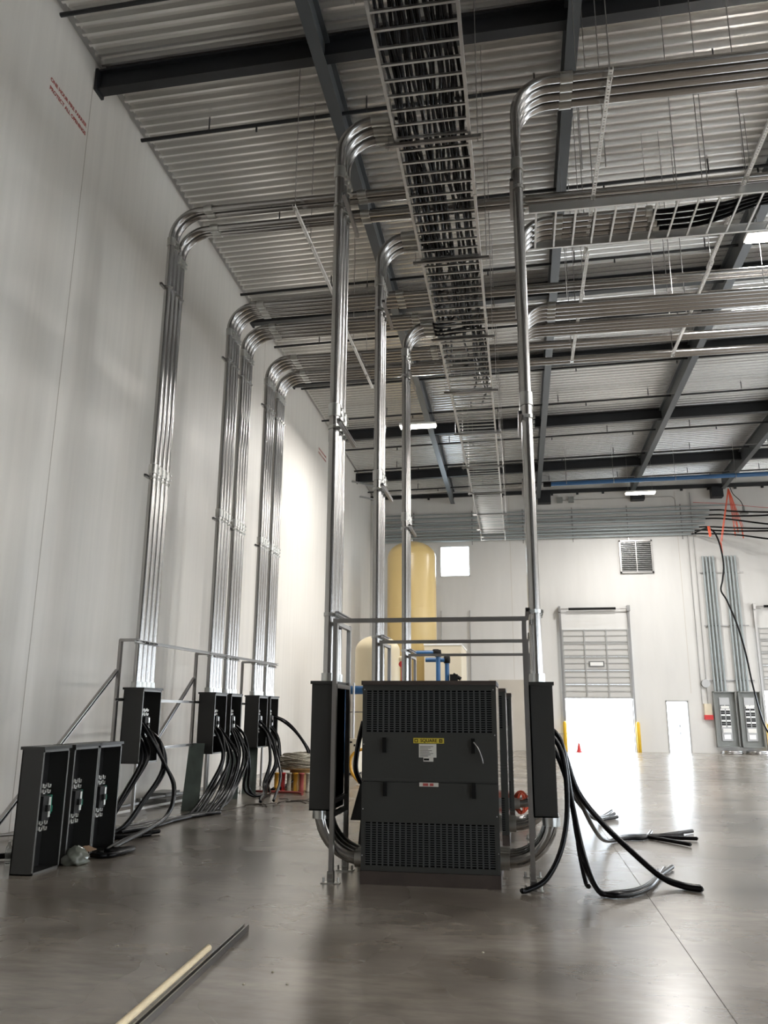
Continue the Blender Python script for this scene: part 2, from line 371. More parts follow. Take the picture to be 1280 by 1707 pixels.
# ------------------------------------------------------------------ enclosures with breakers
def enclosure(xf, xb, y0, y1, z0, z1, label, group, name='disconnect_enclosure', dev=True, devdir=1, closed=False, green=True):
    """open face at x=xf, back at x=xb"""
    t = .012; sx = 1 if xf > xb else -1
    o = thing(name, ((xf+xb)/2, (y0+y1)/2, z0), label, 'electrical box', group)
    g = G(); g.box((xb, y0, z0), (xb+sx*t, y1, z1)); g.box((xb, y0, z0), (xf, y0+t, z1)); g.box((xb, y1-t, z0), (xf, y1, z1)); g.box((xb, y0, z0), (xf, y1, z0+t))
    g.build('body', 'box', o)
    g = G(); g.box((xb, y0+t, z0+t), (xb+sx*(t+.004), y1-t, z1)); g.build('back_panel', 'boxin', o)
    g = G(); g.box((xb-sx*.015, y0-.014, z1-.03), (xf+sx*.018, y1+.014, z1)); g.build('top_cap', 'box', o)
    g = G(); l = .022
    g.box((xf, y0, z0), (xf+sx*.004, y0+l, z1-.03)); g.box((xf, y1-l, z0), (xf+sx*.004, y1, z1-.03)); g.box((xf, y0, z0), (xf+sx*.004, y1, z0+l)); g.box((xf, y0, z1-.055), (xf+sx*.004, y1, z1-.03))
    g.build('front_flange', 'boxlip', o)
    if dev:
        yc = (y0+y1)/2; zc = (z0+z1)/2; xd = xf - sx*.11; h = .115
        b = G().box((xd, yc-.115, zc-h), (xd+sx*.085, yc+.015, zc+h)).box((xb, yc-.10, zc-.2), (xd, yc+.10, zc+.2)).box((xd+sx*.085, yc-.07, zc-.03), (xd+sx*.115, yc-.03, zc+.03)).build('breaker', 'boxin', o)
        G().box((xd+sx*.086, yc-.02, zc-.09), (xd+sx*.092, yc+.015, zc+.1)).build('breaker_label', 'lug', b)
        if green:
            G().box((xd, yc+.03, zc-.075), (xd+sx*.03, yc+.135, zc+.11)).box((xd+sx*.03, yc+.05, zc-.02), (xd+sx*.06, yc+.08, zc+.05)).box((xd+sx*.03, yc+.09, zc-.05), (xd+sx*.05, yc+.12, zc+.01)).build('circuit_board', 'green', o)
        for s_, zz in ((1, zc+h+.012), (-1, zc-h-.112)):
            g = G()
            for i in range(3):
                for j in range(2):
                    yy = yc-.125+i*.085; z_ = zz+j*.056
                    g.box((xd, yy, z_), (xd+sx*.02, yy+.062, z_+.012)); g.box((xd, yy, z_), (xd+sx*.02, yy+.015, z_+.046)); g.box((xd, yy+.047, z_), (xd+sx*.02, yy+.062, z_+.034))
            g.build('terminal_lugs', 'lug', o)
    return o
def cable(pts, label, group, r=.02, n=8, wob=0, m='cable', name='cable', seg=6, cat='cable', tip=True):
    P = [Vector(p) + Vector((random.uniform(-wob, wob), random.uniform(-wob, wob), random.uniform(-wob, wob)*.4)) for p in pts]
    sp = smoothpath(P, seg)
    for v in sp: v.z = max(v.z, r+.002)
    o = tag(G().tube(sp, r, n).build(name, m), label, cat, group)
    if tip:
        a, b = sp[-2], sp[-1]; d = (b-a).normalized()
        G().cyl(b-d*.001, b+d*.012, r*.62, 8).build('cut_end', 'ink', o)
    return o

# ------------------------------------------------------------------ transformers
def transformer(y0, label, detail=True, dx=0):
    x0, x1, y1, H = -1.52+dx, -.225+dx, y0+.96, 1.85
    o = thing('transformer', ((x0+x1)/2, (y0+y1)/2, 0), label, 'transformer', 'floor-standing transformers')
    def P(n, g, m, par=o): return g.build(n, m, par)
    g = G(); g.box((x0+.012, y0+.02, .11), (x1-.012, y1, H-.04)); P('cabinet', g, 'xf')
    g = G(); g.box((x0-.012, y0-.014, H-.04), (x1+.004, y1+.012, H)); P('top_cap', g, 'plinth')
    g = G(); g.box((x0-.006, y0-.004, 0), (x1+.004, y1, .115)); P('base', g, 'plinth')
    fy = y0
    for nm, za, zb in (('upper_front_panel', .915, 1.79), ('lower_front_panel', .12, .905)):
        g = G(); h0, h1 = (1.365, 1.757) if za > .5 else (.165, .545); xa, xb2 = x0+.04, x1-.045
        g.box((x0, fy, za), (xa, fy+.02, zb)); g.box((xb2, fy, za), (x1, fy+.02, zb)); g.box((xa, fy, za), (xb2, fy+.02, h0)); g.box((xa, fy, h1), (xb2, fy+.02, zb))
        if za > .5: g.box((x0, fy-.006, za), (x1, fy, za+.02))
        pn = P(nm, g, 'xf')
        g = G(); g.box((xa, fy+.016, h0), (xb2, fy+.0185, h1)); P('grille_recess', g, 'slot', pn)
        g = G(); nc = 22; nr = 19
        for k in range(1, nc): xx = xa+(xb2-xa)*k/nc; g.box((xx-.0075, fy+.001, h0), (xx+.0075, fy+.012, h1))
        for k in range(1, nr): zz = h0+(h1-h0)*k/nr; g.box((xa, fy+.004, zz-.0042), (xb2, fy+.012, zz+.0042))
        P('grille', g, 'bar', pn)
    g = G(); g.box((x0, fy+.001, 1.79), (x1, fy+.02, H-.04)); P('header_strip', g, 'xf')
    hz = [(-1.30, 1.315, 1.175), (-.45, 1.315, 1.178), (-1.292, .905, .78), (-.452, .912, .775)]
    for x, a, b in hz: x += dx; P('handle', G().box((x-.018, fy-.03, b), (x+.018, fy, a)), 'ink')
    if detail:
        q = P('nameplate', G().box((-1.02, fy-.003, 1.264), (-.727, fy, 1.313)), 'yellow'); tag(q, 'yellow maker nameplate')
        text_mesh('SQUARE', .043, 'lettering', 'ink', q, (-.873, fy-.0045, 1.288), (1, 0, 0), (0, 0, 1))
        for xx in (-.993, -.757):
            g = G(); s_ = .016
            for a, b in (((-s_, -s_), (s_, -s_+.006)), ((-s_, s_-.006), (s_, s_)), ((-s_, -s_), (-s_+.006, s_)), ((s_-.006, -s_), (s_, s_))):
                g.box((xx+a[0], fy-.005, 1.288+a[1]), (xx+b[0], fy-.003, 1.288+b[1]))
            g.build('square_mark', 'ink', q)
        text_mesh('D', .026, 'lettering', 'ink', q, (-.757, fy-.0045, 1.288), (1, 0, 0), (0, 0, 1))
        q = P('rating_label', G().box((-.968, fy-.003, 1.135), (-.80, fy, 1.258)).box((-.925, fy-.003, 1.098), (-.83, fy, 1.135)), 'white'); tag(q, 'white rating label')
        g = G()
        for k in range(8): g.box((-.958, fy-.004, 1.145+k*.0125), (-.958+.08+.06*((k*37) % 5)/5, fy-.003, 1.149+k*.0125))
        g.box((-.92, fy-.004, 1.108), (-.87, fy-.003, 1.126)); g.build('print_lines', 'ink', q)
        q = P('warning_label', G().box((-.964, fy-.009, .872), (-.783, fy-.006, .908)), 'white'); tag(q, 'small white and red warning label')
        g = G().box((-.93, fy-.0105, .878), (-.90+.02, fy-.009, .902)).box((-.865, fy-.0105, .878), (-.83, fy-.009, .902)); g.build('print_block', 'redink', q)
        g = G().tube(smoothpath([(-.445, fy-.035, 1.28), (-.40, fy-.04, 1.22), (-.37, fy-.035, 1.14), (-.36, fy-.03, 1.09)]), .006, 6); q = P('tie_string', g, 'galv2')
        for x, z in ((x0+.02, 1.765), (x1-.025, 1.765), (x0+.015, 1.25), (x1-.02, 1.345), (x0+.015, .66), (x1-.02, .62), (x0+.012, .25), (x1-.014, .3)):
            P('screw', G().cyl((x, fy-.004, z), (x, fy, z), .006, 8), 'zinc')
    g = G()
    for k in range(1, 7): g.box((x1-.006, y0+.05+k*.12, .3), (x1, y0+.055+k*.12, 1.7))
    g.box((x1-.012, y0+.03, .12), (x1+.001, y1-.01, 1.80)); P('side_panel', g, 'xfside')
    return o
YM = [7.9, 10.4, 12.85]
tn = ['dark grey dry-type transformer with yellow nameplate, front of the row', 'dark grey transformer directly behind the front one, second of the row', 'dark grey transformer at the back of the row, only its right edge in view']
for y0, l, dx in zip(YM, tn, (0, .045, .09)): transformer(y0, l, y0 < 8, dx)

# stands, boxes and conduits of the three modules
mod = ['front', 'middle', 'rear']
ZTL = [8.43, 8.48, 8.27]; ZTR = [8.71, 8.52, 8.45]
def foot(g, x, y):
    g.box((x-.09, y-.04, 0), (x+.09, y+.04, .008)); g.box((x-.03, y-.03, 0), (x-.022, y+.03, .11)); g.box((x+.022, y-.03, 0), (x+.03, y+.03, .11))
    for a in (-.07, .07): g.cyl((x+a, y, .008), (x+a, y, .05), .011, 6)
    for zz in (.04, .09): g.cyl((x-.03, y-.026, zz), (x+.03, y-.026, zz), .009, 6)
    return g
DXM = (0, .045, .09)
for k, y0 in enumerate(YM):
    D = DXM[k]; XL = -1.895 + D; XR = .172 + D
    t = thing('conduit_support', (-.85, y0+.3, 0), 'galvanized strut frame straddling the %s transformer' % mod[k], 'metal frame', 'strut frames over the transformers')
    for xx, sd in ((-1.80+D, -1), (.065+D, 1)):
        for yy in (y0-.04, y0+.60):
            strut((xx, yy, .0), (xx, yy, 2.45), (0, 1, 0), .041, .06).build('post', 'galv2', t)
            f = foot(G(), xx, yy+.02).build('foot', 'zinc', t)
        for zz in (2.40, 1.78, .70, .58):
            strut((xx, y0-.02, zz), (xx, y0+.62, zz), (0, 0, 1), .041, .041).build('side_rail', 'galv2', t)
    strut((-1.82+D, y0-.05, 2.415), (.09+D, y0-.05, 2.415), (0, 0, 1), .041, .041).build('top_rail', 'galv2', t)
    # boxes
    enclosure(-2.035+D, -1.825+D, y0+.02, y0+.60, .63, 1.85, 'tall dark grey electrical box left of the %s transformer frame' % mod[k], 'tall boxes beside the transformers', green=False)
    enclosure(.305+D, .09+D, y0+.02, y0+.60, .62, 1.84, 'tall dark grey electrical box on the right of the %s transformer frame' % mod[k], 'tall boxes beside the transformers', green=False)
    ys = [y0+.10+.14*i for i in range(4)]
    for i, yy in enumerate(ys):
        if i < 3: yy = y0+.12+.16*i
        if i < 3: conduit([(XL, yy, 1.85), (XL, yy, ZTL[k]), (-1.30, yy, ZTL[k])], '%s conduit of three rising off the %s transformer left box' % (ordw(i), mod[k]),
                'conduits of the left %s riser' % mod[k], couplings=[((XL, yy, 4.75), (0, 0, 1)), ((XL, yy, 7.75), (0, 0, 1)), ((-1.45, yy, ZTL[k]), (1, 0, 0))], ends=(True, True))
        yy = ys[i]
        conduit([(XR, yy, 1.84), (XR, yy, ZTR[k]), (14.0 if k != 1 else 2.1+.05*i, yy, ZTR[k])], '%s conduit of four rising off the %s transformer right box' % (ordw(i), mod[k]),
                'conduits of the right %s riser' % mod[k], couplings=[((XR, yy, 4.75), (0, 0, 1)), ((XR, yy, 7.6), (0, 0, 1)), ((.78, yy, ZTR[k]), (1, 0, 0)), ((5.5, yy, ZTR[k]), (1, 0, 0))][:3 if k == 1 else 4], ends=(True, k == 1))
    for i in range(3):
        yy = y0+.13+.15*i
        conduit([(-1.945+D, yy, .63), (-1.945+D, yy, .20), (-1.505+D, yy, .20)], '%s thick elbow joining the left box to the %s transformer' % (ordw(i), mod[k]), 'left elbows of the %s transformer' % mod[k], r=.062, bend=.42, ends=(True, True), name='conduit_elbow')
        conduit([(.25+D, yy, .62), (.25+D, yy, .22), (-.232+D, yy, .22)], '%s thick elbow joining the right box to the %s transformer' % (ordw(i), mod[k]), 'right elbows of the %s transformer' % mod[k], r=.062, bend=.42, ends=(True, True), name='conduit_elbow')
    for zz, hn in ((4.55, 'middle'), (7.30, 'upper'), (2.52, 'lower')):
        clamp_set(XL+.08, ys[0], ys[-1], zz, [(XL, y0+.12+.16*q) for q in range(3)], '%s strut clamp on the left riser of the %s transformer' % (hn, mod[k]), 'clamps on the transformer risers', .22 if zz > 3 else .1)
        clamp_set(XR-.09, ys[0], ys[-1], zz, [(XR, y) for y in ys], '%s strut clamp on the right riser of the %s transformer' % (hn, mod[k]), 'clamps on the transformer risers', .16, )
# long thin brace strip behind the right riser is left to the frame posts

# ------------------------------------------------------------------ left wall boxes
LB = [(10.78, 11.38), (13.54, 14.12), (14.35, 14.93), (15.97, 16.55), (16.75, 17.33)]
ZL = [9.50, 9.29, 9.22, 9.29, 9.26]
ln = ['nearest', 'second', 'third', 'fourth', 'farthest']
t = thing('conduit_rack', (-5.45, 14, 0), 'long galvanized strut rack with diagonal braces standing along the left wall', 'metal rack')
for (a, b) in LB:
    strut((-5.56, a-.12, 0), (-5.56, a-.12, 2.53), (0, 1, 0), .041, .06).build('post', 'galv2', t)
    foot(G(), -5.56, a-.10).build('foot', 'zinc', t)
    strut((-5.56, b+.05, 0), (-5.56, b+.05, 1.9), (0, 1, 0)).build('post', 'galv2', t)
strut((-5.30, 10.58, 2.50), (-5.30, 17.4, 2.56), (1, 0, 0), .045, .041).build('top_rail', 'galv2', t)
for (a, b) in LB: strut((-5.56, a-.12, 2.50), (-5.28, a-.12, 2.50), (0, 0, 1)).build('bracket', 'galv2', t)
strut((-5.53, 10.6, 1.7), (-5.53, 17.4, 1.7), (1, 0, 0)).build('rear_rail', 'galv2', t)
strut((-5.53, 10.6, 1.0), (-5.53, 17.4, 1.0), (1, 0, 0)).build('rear_rail', 'galv2', t)
for yy in (10.68, 13.44): strut((-5.60, yy, 2.10), (-5.60, yy-2.75, .06), (1, 0, 0), .045, .045).build('brace', 'galv2', t)
for k, (a, b) in enumerate(LB):
    enclosure(-5.21, -5.50, a, b, .84, 1.87, '%s of five dark grey boxes with cables on the left wall rack' % ln[k], 'boxes on the left wall rack', green=False)
    for i in range(4):
        yy = a+.075+.145*i; z = ZL[k]
        if k == 0: z = 9.52 if i < 2 else 9.36
        xe = -1.25 if ((k == 0 and i < 2) or (k in (1, 3, 4) and i in (0, 3))) else 14.0
        conduit([(-5.36, yy, 1.87), (-5.36, yy, z), (xe, yy, z)], '%s conduit of four above the %s box of the left wall rack' % (ordw(i), ln[k]), 'conduits above the %s left rack box' % ln[k],
                couplings=[((-5.36, yy, z-.55), (0, 0, 1)), ((-4.75, yy, z), (1, 0, 0)), ((-2.2+.2*k, yy, z), (1, 0, 0)), ((-5.36, yy, 5.1), (0, 0, 1))], bend=.48)
    for zz, hn in ((8.15, 'upper'), (4.97, 'lower')):
        clamp_set(-5.43, a+.06, b-.06, zz, [(-5.36, a+.075+.145*i) for i in range(4)], '%s strut clamp on the conduits above the %s left rack box' % (hn, ln[k]), 'clamps on the left wall conduits', .14, -1)
    clamp_set(-5.30, a+.06, b-.06, 2.50, [(-5.36, a+.075+.145*i) for i in range(4)], 'strap row at rack height on the conduits above the %s left rack box' % ln[k], 'clamps on the left wall conduits', .02)
# hanging cables of the rack boxes
for k, (a, b) in enumerate(LB):
    ym = (a+b)/2
    n = (7, 7, 6, 6, 5)[k]
    for i in range(n):
        yy = a+.12+(b-a-.24)*i/max(1, n-1)
        s = i/(n-1.)
        if k == 0:
            if i < 3: pts = [(-5.4, yy, 1.38), (-5.28, yy, 1.2), (-5.14, yy-.1, .9), (-5.2, yy-.5, .45), (-5.25, yy-.8, .10), (-5.0, yy-1.1, .03), (-4.7, yy-.9+s, .03)]
            elif i < 5: pts = [(-5.4, yy, 1.36), (-5.1, yy, 1.15), (-4.98, yy, .75), (-5.1, yy-.35, .35), (-5.15, yy-.8, .05), (-5.3, yy-1.5, .03), (-5.2, yy-1.9, .03)]
            else: pts = [(-5.4, yy-.25, 1.52), (-5.16, yy-.3, 1.25), (-4.94, yy-.2, .85), (-4.78, yy-.15, .50), (-4.72, yy-.6, .16), (-4.62, 9.9-.15*i, .04), (-4.42, 9.2, .03), (-4.45, 8.7, .03), (-4.62, 8.30+.08*i, .03)]
        elif k in (1, 2):
            pts = [(-5.4, yy, 1.38), (-5.16, yy, 1.15), (-5.06+.03*i, yy-.05, .75), (-5.10+.05*i, yy-.5, .28), (-5.05+.06*i, yy-1.3, .05), (-5.0+.05*i, 11.9+.1*i, .03), (-4.95-.03*i, 11.0+.1*i, .03), (-5.1-.05*i, 10.3, .03)]
            if k == 2 and i > 3: pts = [(-5.4, yy, 1.38), (-5.1, yy, 1.1), (-4.98, yy+.05, .6), (-5.02, yy+.1, .2), (-4.9, yy+.25, .03), (-4.75, yy+.45, .03)]
        elif k == 3:
            pts = [(-5.4, yy, 1.38), (-5.1, yy, 1.1), (-4.98+.02*i, yy-.1, .6), (-4.98, yy-.3, .2), (-4.8, yy-.9, .03), (-4.5-.04*i, yy-2.1+.1*i, .03)]
            if i == 0: pts = [(-5.4, yy, 1.5), (-5.02, yy, 1.15), (-4.75, yy-.2, .75), (-4.45, yy-.9, .35), (-4.33, 14.3, .03)]
        else:
            pts = [(-5.4, yy, 1.38), (-5.1, yy, 1.05), (-4.98, yy-.1, .6), (-4.95, yy-.2, .15), (-4.9-.05*i, yy-.7, .03)]
            if i >= 3: pts = [(-5.4, yy, 1.5), (-5.0, yy, 1.35), (-4.62, yy, 1.0), (-4.42, yy-.1, .6), (-4.55, yy-.4, .25), (-4.8, yy-.9, .03)]
        cable(pts, '%s black cable drooping from the %s left rack box' % (ordw(i), ln[k]), 'cables of the %s left rack box' % ln[k], r=.026, wob=.03)

# floor boxes (front row at left)
fb = [(7.64, 8.12, 'nearest the camera'), (8.22, 8.735, 'middle one with a cardboard scrap at its foot'), (8.745, 9.27, 'farthest from the camera')]
for a, b, l in fb:
    enclosure(-4.70, -4.93, a, b, 0, 1.195, 'open dark grey floor box at left, '+l, 'three open boxes on the floor')
tag(G().box((-4.70, 8.42, 0), (-4.66, 8.62, .13)).quadprism([(-4.66, 8.42, .13), (-4.66, 8.62, .13), (-4.55, 8.6, .1), (-4.55, 8.44, .1)], (0, 0, .004)).build('cardboard_scrap', 'cardboard'), 'brown cardboard scrap leaning at the middle floor box', 'cardboard')
g = G(); n = 16
vs = []; fs = []
for j in range(7):
    for i in range(n):
        r = (.10, .13, .11, .10, .09, .07, .02)[j]*(1+.3*math.sin(i*2.3+j*1.7)); vs.append((-4.62+r*math.cos(2*PI*i/n), 8.3+r*1.1*math.sin(2*PI*i/n), .03*j+.003+.006*math.sin(i*3.1+j)))
for j in range(6):
    for i in range(n): a = j*n+i; b = j*n+(i+1) % n; fs.append((a, b, b+n, a+n))
g.add(vs, fs, True); tag(g.build('plastic_bag', 'bag'), 'crumpled clear plastic bag beside the middle floor box', 'bag')
# water bottle
g = G().lathe([(0, 0), (.031, .002), (.033, .02), (.030, .06), (.033, .09), (.032, .14), (.028, .165), (.013, .19), (.012, .205), (0, .205)], (-5.31, 8.18, .0), 16)
b = tag(g.build('water_bottle', 'bottle'), 'clear plastic water bottle standing on the floor at the left edge', 'bottle')
G().lathe([(0, .203), (.014, .203), (.014, .222), (0, .222)], (-5.31, 8.18, 0), 12).build('bottle_cap', 'whitep', b)
cable([(-5.6, 8.3, .04), (-5.2, 8.55, .04), (-4.98, 8.7, .05)], 'short black cable end lying behind the water bottle', None, r=.03)
cable([(-6.4, 9.6, .05), (-5.9, 10.2, .05), (-5.6, 9.2, .3), (-5.3, 8.9, .16), (-5.05, 8.9, .05)], 'thin grey flexible pipe bent behind the floor boxes', None, r=.02, m='galv2', name='flexible_pipe', cat='pipe', tip=False)
# leaning cover plates
for i, (y, l) in enumerate(((13.1, 'nearest of three'), (14.95, 'second of three'), (16.0, 'farthest of three'))):
    g = G(); g.quadprism([(-5.40, y-.28, .0), (-5.14, y-.20, .0), (-5.30, y+.32, 1.02), (-5.55, y+.26, 1.02)], (-.006, .012, 0)); 
    o = tag(g.build('cover_plate', 'coverp'), 'grey-green cover plate leaning under the left wall rack, '+l, 'plate', 'leaning cover plates')
# second set lying flat as floor debris: struts and trays
for i, (p, q, l) in enumerate((((-6.2, 11.0, .03), (-5.75, 14.6, .03), 'white strip'), ((-6.45, 11.6, .05), (-6.1, 15.2, .05), 'thin steel strip'), ((-6.3, 13.2, .10), (-5.9, 15.6, .10), 'upper steel strip'))):
    o = tag(strut(p, q, (0, 0, 1), .05, .03).build('channel_strip', 'whitep' if i == 0 else 'galv2'), '%s lying on the floor between the left rack and the wall' % l, 'strip', None)
tag(G().box((-6.55, 13.6, 0), (-6.0, 14.8, .09)).box((-6.5, 13.9, .09), (-6.15, 14.5, .16)).build('scrap_pile', 'boxlip'), 'low flat stack of grey metal offcuts against the left wall', 'scrap')
for k, (x, y, s) in enumerate(((-4.35, 13.9, 1.), (-4.05, 14.6, 1.2))):
    for j in range(5):
        a = random.uniform(0, 3); cx = x+random.uniform(-.25, .25)*s; cy = y+random.uniform(-.2, .2)*s
        cable([(cx-.2*math.cos(a)*s, cy-.2*math.sin(a)*s, .01), (cx, cy+.05, .02), (cx+.2*math.cos(a+.6)*s, cy+.2*math.sin(a+.6)*s, .01)], '%s of the thin brown wire offcuts on the floor beside the tall left box' % ordw(k*5+j), 'wire offcuts on the floor', r=.009, n=5, m='clay', name='wire_offcut', tip=False, cat='wire')
# loose strap line on floor
cable([(-4.9, 9.4, .01), (-5.0, 11.5, .01), (-4.6, 13.6, .01)], 'thin dark line of wire along the floor in front of the left rack', None, r=.006, n=5, m='clay', name='wire', tip=False, cat='wire')

# wire reels behind
o = thing('wire_reel', (-4.75, 17.0, 0), 'reel with tangled pale wire piled on top standing by the left wall', 'reel')
G().lathe([(0, .0), (.42, .0), (.42, .03), (.22, .03), (.22, .40), (.42, .40), (.42, .43), (0, .43)], (-4.55, 16.9, 0), 24).build('drum', 'reel', o)
g = G()
for k in range(30):
    z = .42+.0095*k; r = .30+.14*random.random(); a0 = random.uniform(0, 6.28); cx = -4.55+random.uniform(-.08, .08); cy = 16.9+random.uniform(-.08, .08)
    g.tube([(cx+r*math.cos(a0+t*.5), cy+r*math.sin(a0+t*.5), z+.03*math.sin(t+k)) for t in range(14)], .012, 5)
tag(g.build('wire_tangle', 'wirewhite', o), 'pale tangled wire')
for k in range(6):
    x = -4.88+.13*k; cc = ('hose', 'red', 'wirewhite', 'hose', 'redink', 'wirewhite')[k]
    o = tag(G().lathe([(0, .0), (.055, .0), (.055, .025), (.045, .025), (.045, .33), (.055, .33), (.055, .36), (0, .36)], (x, 16.3+.02*(k % 2), .0), 14).build('wire_spool', cc), '%s from the left of the small upright coloured wire spools at the reel' % ordw(k), 'spool', 'small wire spools')
cable([(-5.2, 15.9, .03), (-4.7, 15.9, .03), (-4.3, 15.8, .03), (-4.15, 15.6, .03)], 'dull red hose lying in front of the wire spools', None, r=.025, m='redink', name='hose', tip=False, cat='hose')
cable([(-3.55, 18.2, .04), (-3.75, 18.3, .25), (-3.78, 18.3, .55), (-3.6, 18.3, .72), (-3.3, 18.3, .75)], 'amber yellow hose loop standing left of the transformers', None, r=.035, m='hose', name='hose', tip=False, cat='hose')
cable([(-1.72, 9.0, 1.45), (-1.78, 9.02, 1.2), (-1.80, 9.0, .95), (-1.74, 9.0, .80)], 'short black cable curving beside the left edge of the front transformer', None, r=.028)
tag(G().quadprism([(-1.85, 8.99, .42), (-1.60, 8.99, .42), (-1.66, 8.99, .82), (-1.74, 8.99, .82)], (0, .1, 0)).quadprism([(-1.78, 9.0, .0), (-1.62, 9.0, .0), (-1.62, 9.0, .42), (-1.74, 9.0, .42)], (0, .06, 0)).build('junction_stand', 'boxin'), 'dark wedge-shaped bracket at the left edge of the front transformer', 'bracket')

# right box cables
def rc(lst, label, group, r, wob=.0):
    for i, pts in enumerate(lst): cable(pts, label % ordw(i) if '%s' in label else label, group, r=r, wob=wob)
rc([[(.20, 8.1, 1.45), (.37, 8.08, 1.2), (.40, 8.0, .75), (.33, 7.9, .38), (.18, 7.82, .12), (.0, 7.76, .03), (-.04, 7.74, .03)]], 'black cable curving from the front right box back to its strut foot', None, .024)
rc([[(.20, 8.15+.05*i, 1.45), (.37, 8.15+.04*i, 1.30), (.44, 8.1, .80), (.50+.01*i, 7.97, .32), (.62, 7.82-.03*i, .05), (.78, 7.72+.05*i, .03), (1.02, 7.95+.05*i, .03), (1.22+.03*i, 8.5+.10*i, .03), (1.30+.09*i, 8.95+.12*i, .03)] for i in range(3)],
   '%s of the black cables looping on the floor at the right box', 'looping cables at the right box', .024)
rc([[(.20, 8.3+.05*i, 1.45), (.38, 8.3+.04*i, 1.25), (.52, 8.35, .82), (.75, 8.40, .52), (.98, 8.35, .30), (1.22, 8.25+.04*i, .10), (1.40, 8.2+.05*i, .035), (1.55, 8.12+.06*i, .03)] for i in range(2)],
   '%s of the paired black cables reaching diagonally to the right foreground', 'diagonal cables at the right box', .028)
rc([[(.22, 8.35, 1.4), (.40, 8.4, 1.0), (.48, 8.4, .6), (.50, 8.2, .30), (.53, 8.0, .08), (.55, 7.93, .05)]], 'black cable dropping straight down to the floor behind the looping cables', None, .022)
ends = [(1.66, 11.75), (2.22, 11.95), (2.14, 11.25), (1.96, 10.75), (2.02, 11.55)]
rc([[(.22, 8.4, 1.4), (.42, 8.5+.02*i, 1.0), (.60, 9.0, .62), (.80, 9.9+.05*i, .25), (.98, 10.7, .05), (1.25, 11.1+.04*i, .03), (1.5, 11.2+.04*i, .03), (e[0], e[1], .03)] for i, e in enumerate(ends)],
   '%s of the black cables lying straight out across the floor right of the boxes', 'cables lying out on the right', .024)
rc([[(.22, 10.8, 1.4), (.45, 10.9, 1.0), (.62, 11.3, .55), (.90, 12.1, .18), (1.12+.03*i, 12.9+.2*i, .03), (1.40, 13.3+.4*i, .03)] for i in range(3)],
   '%s of the black cables from the middle right box reaching away on the floor', 'cables of the middle right box', .024)
# coil of orange wire between units
g = G()
for k in range(9):
    cy = 12.98+.02*k; ox = random.uniform(-.02, .02); ry = random.uniform(.13, .165)
    g.tube([(-.035+ox+(.045+.008*k)*math.cos(a), cy+.02*math.sin(a*2), .225+ry*math.sin(a)) for a in [2*PI*j/16 for j in range(17)]], .011, 5)
tag(g.build('wire_coil', 'orange'), 'orange-red wire coil looped over the right elbow of the rear transformer', 'wire')

# ------------------------------------------------------------------ overhead ladder tray above transformers
TX0, TX1, TZ = -1.27, -.35, 8.27
ys0 = 2.2; L = 3.6
for s in range(8):
    a = ys0+s*L; b = min(a+L-.02, 30.2)
    if a > 30: break
    o = thing('cable_tray', ((TX0+TX1)/2, (a+b)/2, TZ), 'aluminium ladder tray section overhead running away from camera, %s from the camera' % ordw(s), 'cable tray', 'overhead ladder tray sections')
    for x, sx in ((TX0, 1), (TX1, -1)):
        G().section((x, a, TZ), (x, b, TZ), [(0, 0), (sx*.035, 0), (sx*.035, .006), (sx*.006, .006), (sx*.006, .124), (sx*.035, .124), (sx*.035, .13), (0, .13)]).build('side_rail', 'alu', o)
        if s: G().box((x-sx*.012, a-.12, TZ+.02), (x, a+.1, TZ+.11)).build('splice_plate', 'zinc', o)
    yy = a+.11
    while yy < b:
        G().box((TX0+.006, yy-.013, TZ+.008), (TX1-.006, yy+.013, TZ+.034)).build('rung', 'alu', o); yy += .2286
o = thing('tray_dropout', ((TX0+TX1)/2, 30.4, TZ-.3), 'curved drop-out end piece at the far end of the overhead ladder tray', 'tray end')
for i, zz in enumerate((0, -.14, -.24)):
    G().bar((TX0, 30.25+.12*i, TZ+zz), (TX1, 30.25+.12*i, TZ+zz), .03, .02).build('rung', 'alu', o)
for x in (TX0, TX1): G().tube(fillet([(x, 30.2, TZ+.03), (x, 30.5, TZ+.03), (x, 30.52, TZ-.26)], .25, 6), .018, 6).build('side_rail', 'alu', o)
# tray supports (trapeze)
for i, y in enumerate((6.15, 8.25, 10.9, 13.55, 16.1, 18.8, 21.6, 24.4, 27.2, 29.6)):
    o = thing('tray_hanger', ((TX0+TX1)/2, y, TZ-.045), '%s strut trapeze from the camera holding the overhead ladder tray on two rods' % ordw(i), 'hanger', 'trapeze hangers of the overhead tray')
    strut((TX0-.12, y, TZ-.045), (TX1+.12, y, TZ-.045), (0, 0, 1)).build('channel', 'galv2', o)
    for x in (TX0-.08, TX1+.08): G().cyl((x, y, TZ-.09), (x, y, roofz(x, y)), .0055, 6).build('rod', 'galv2', o)
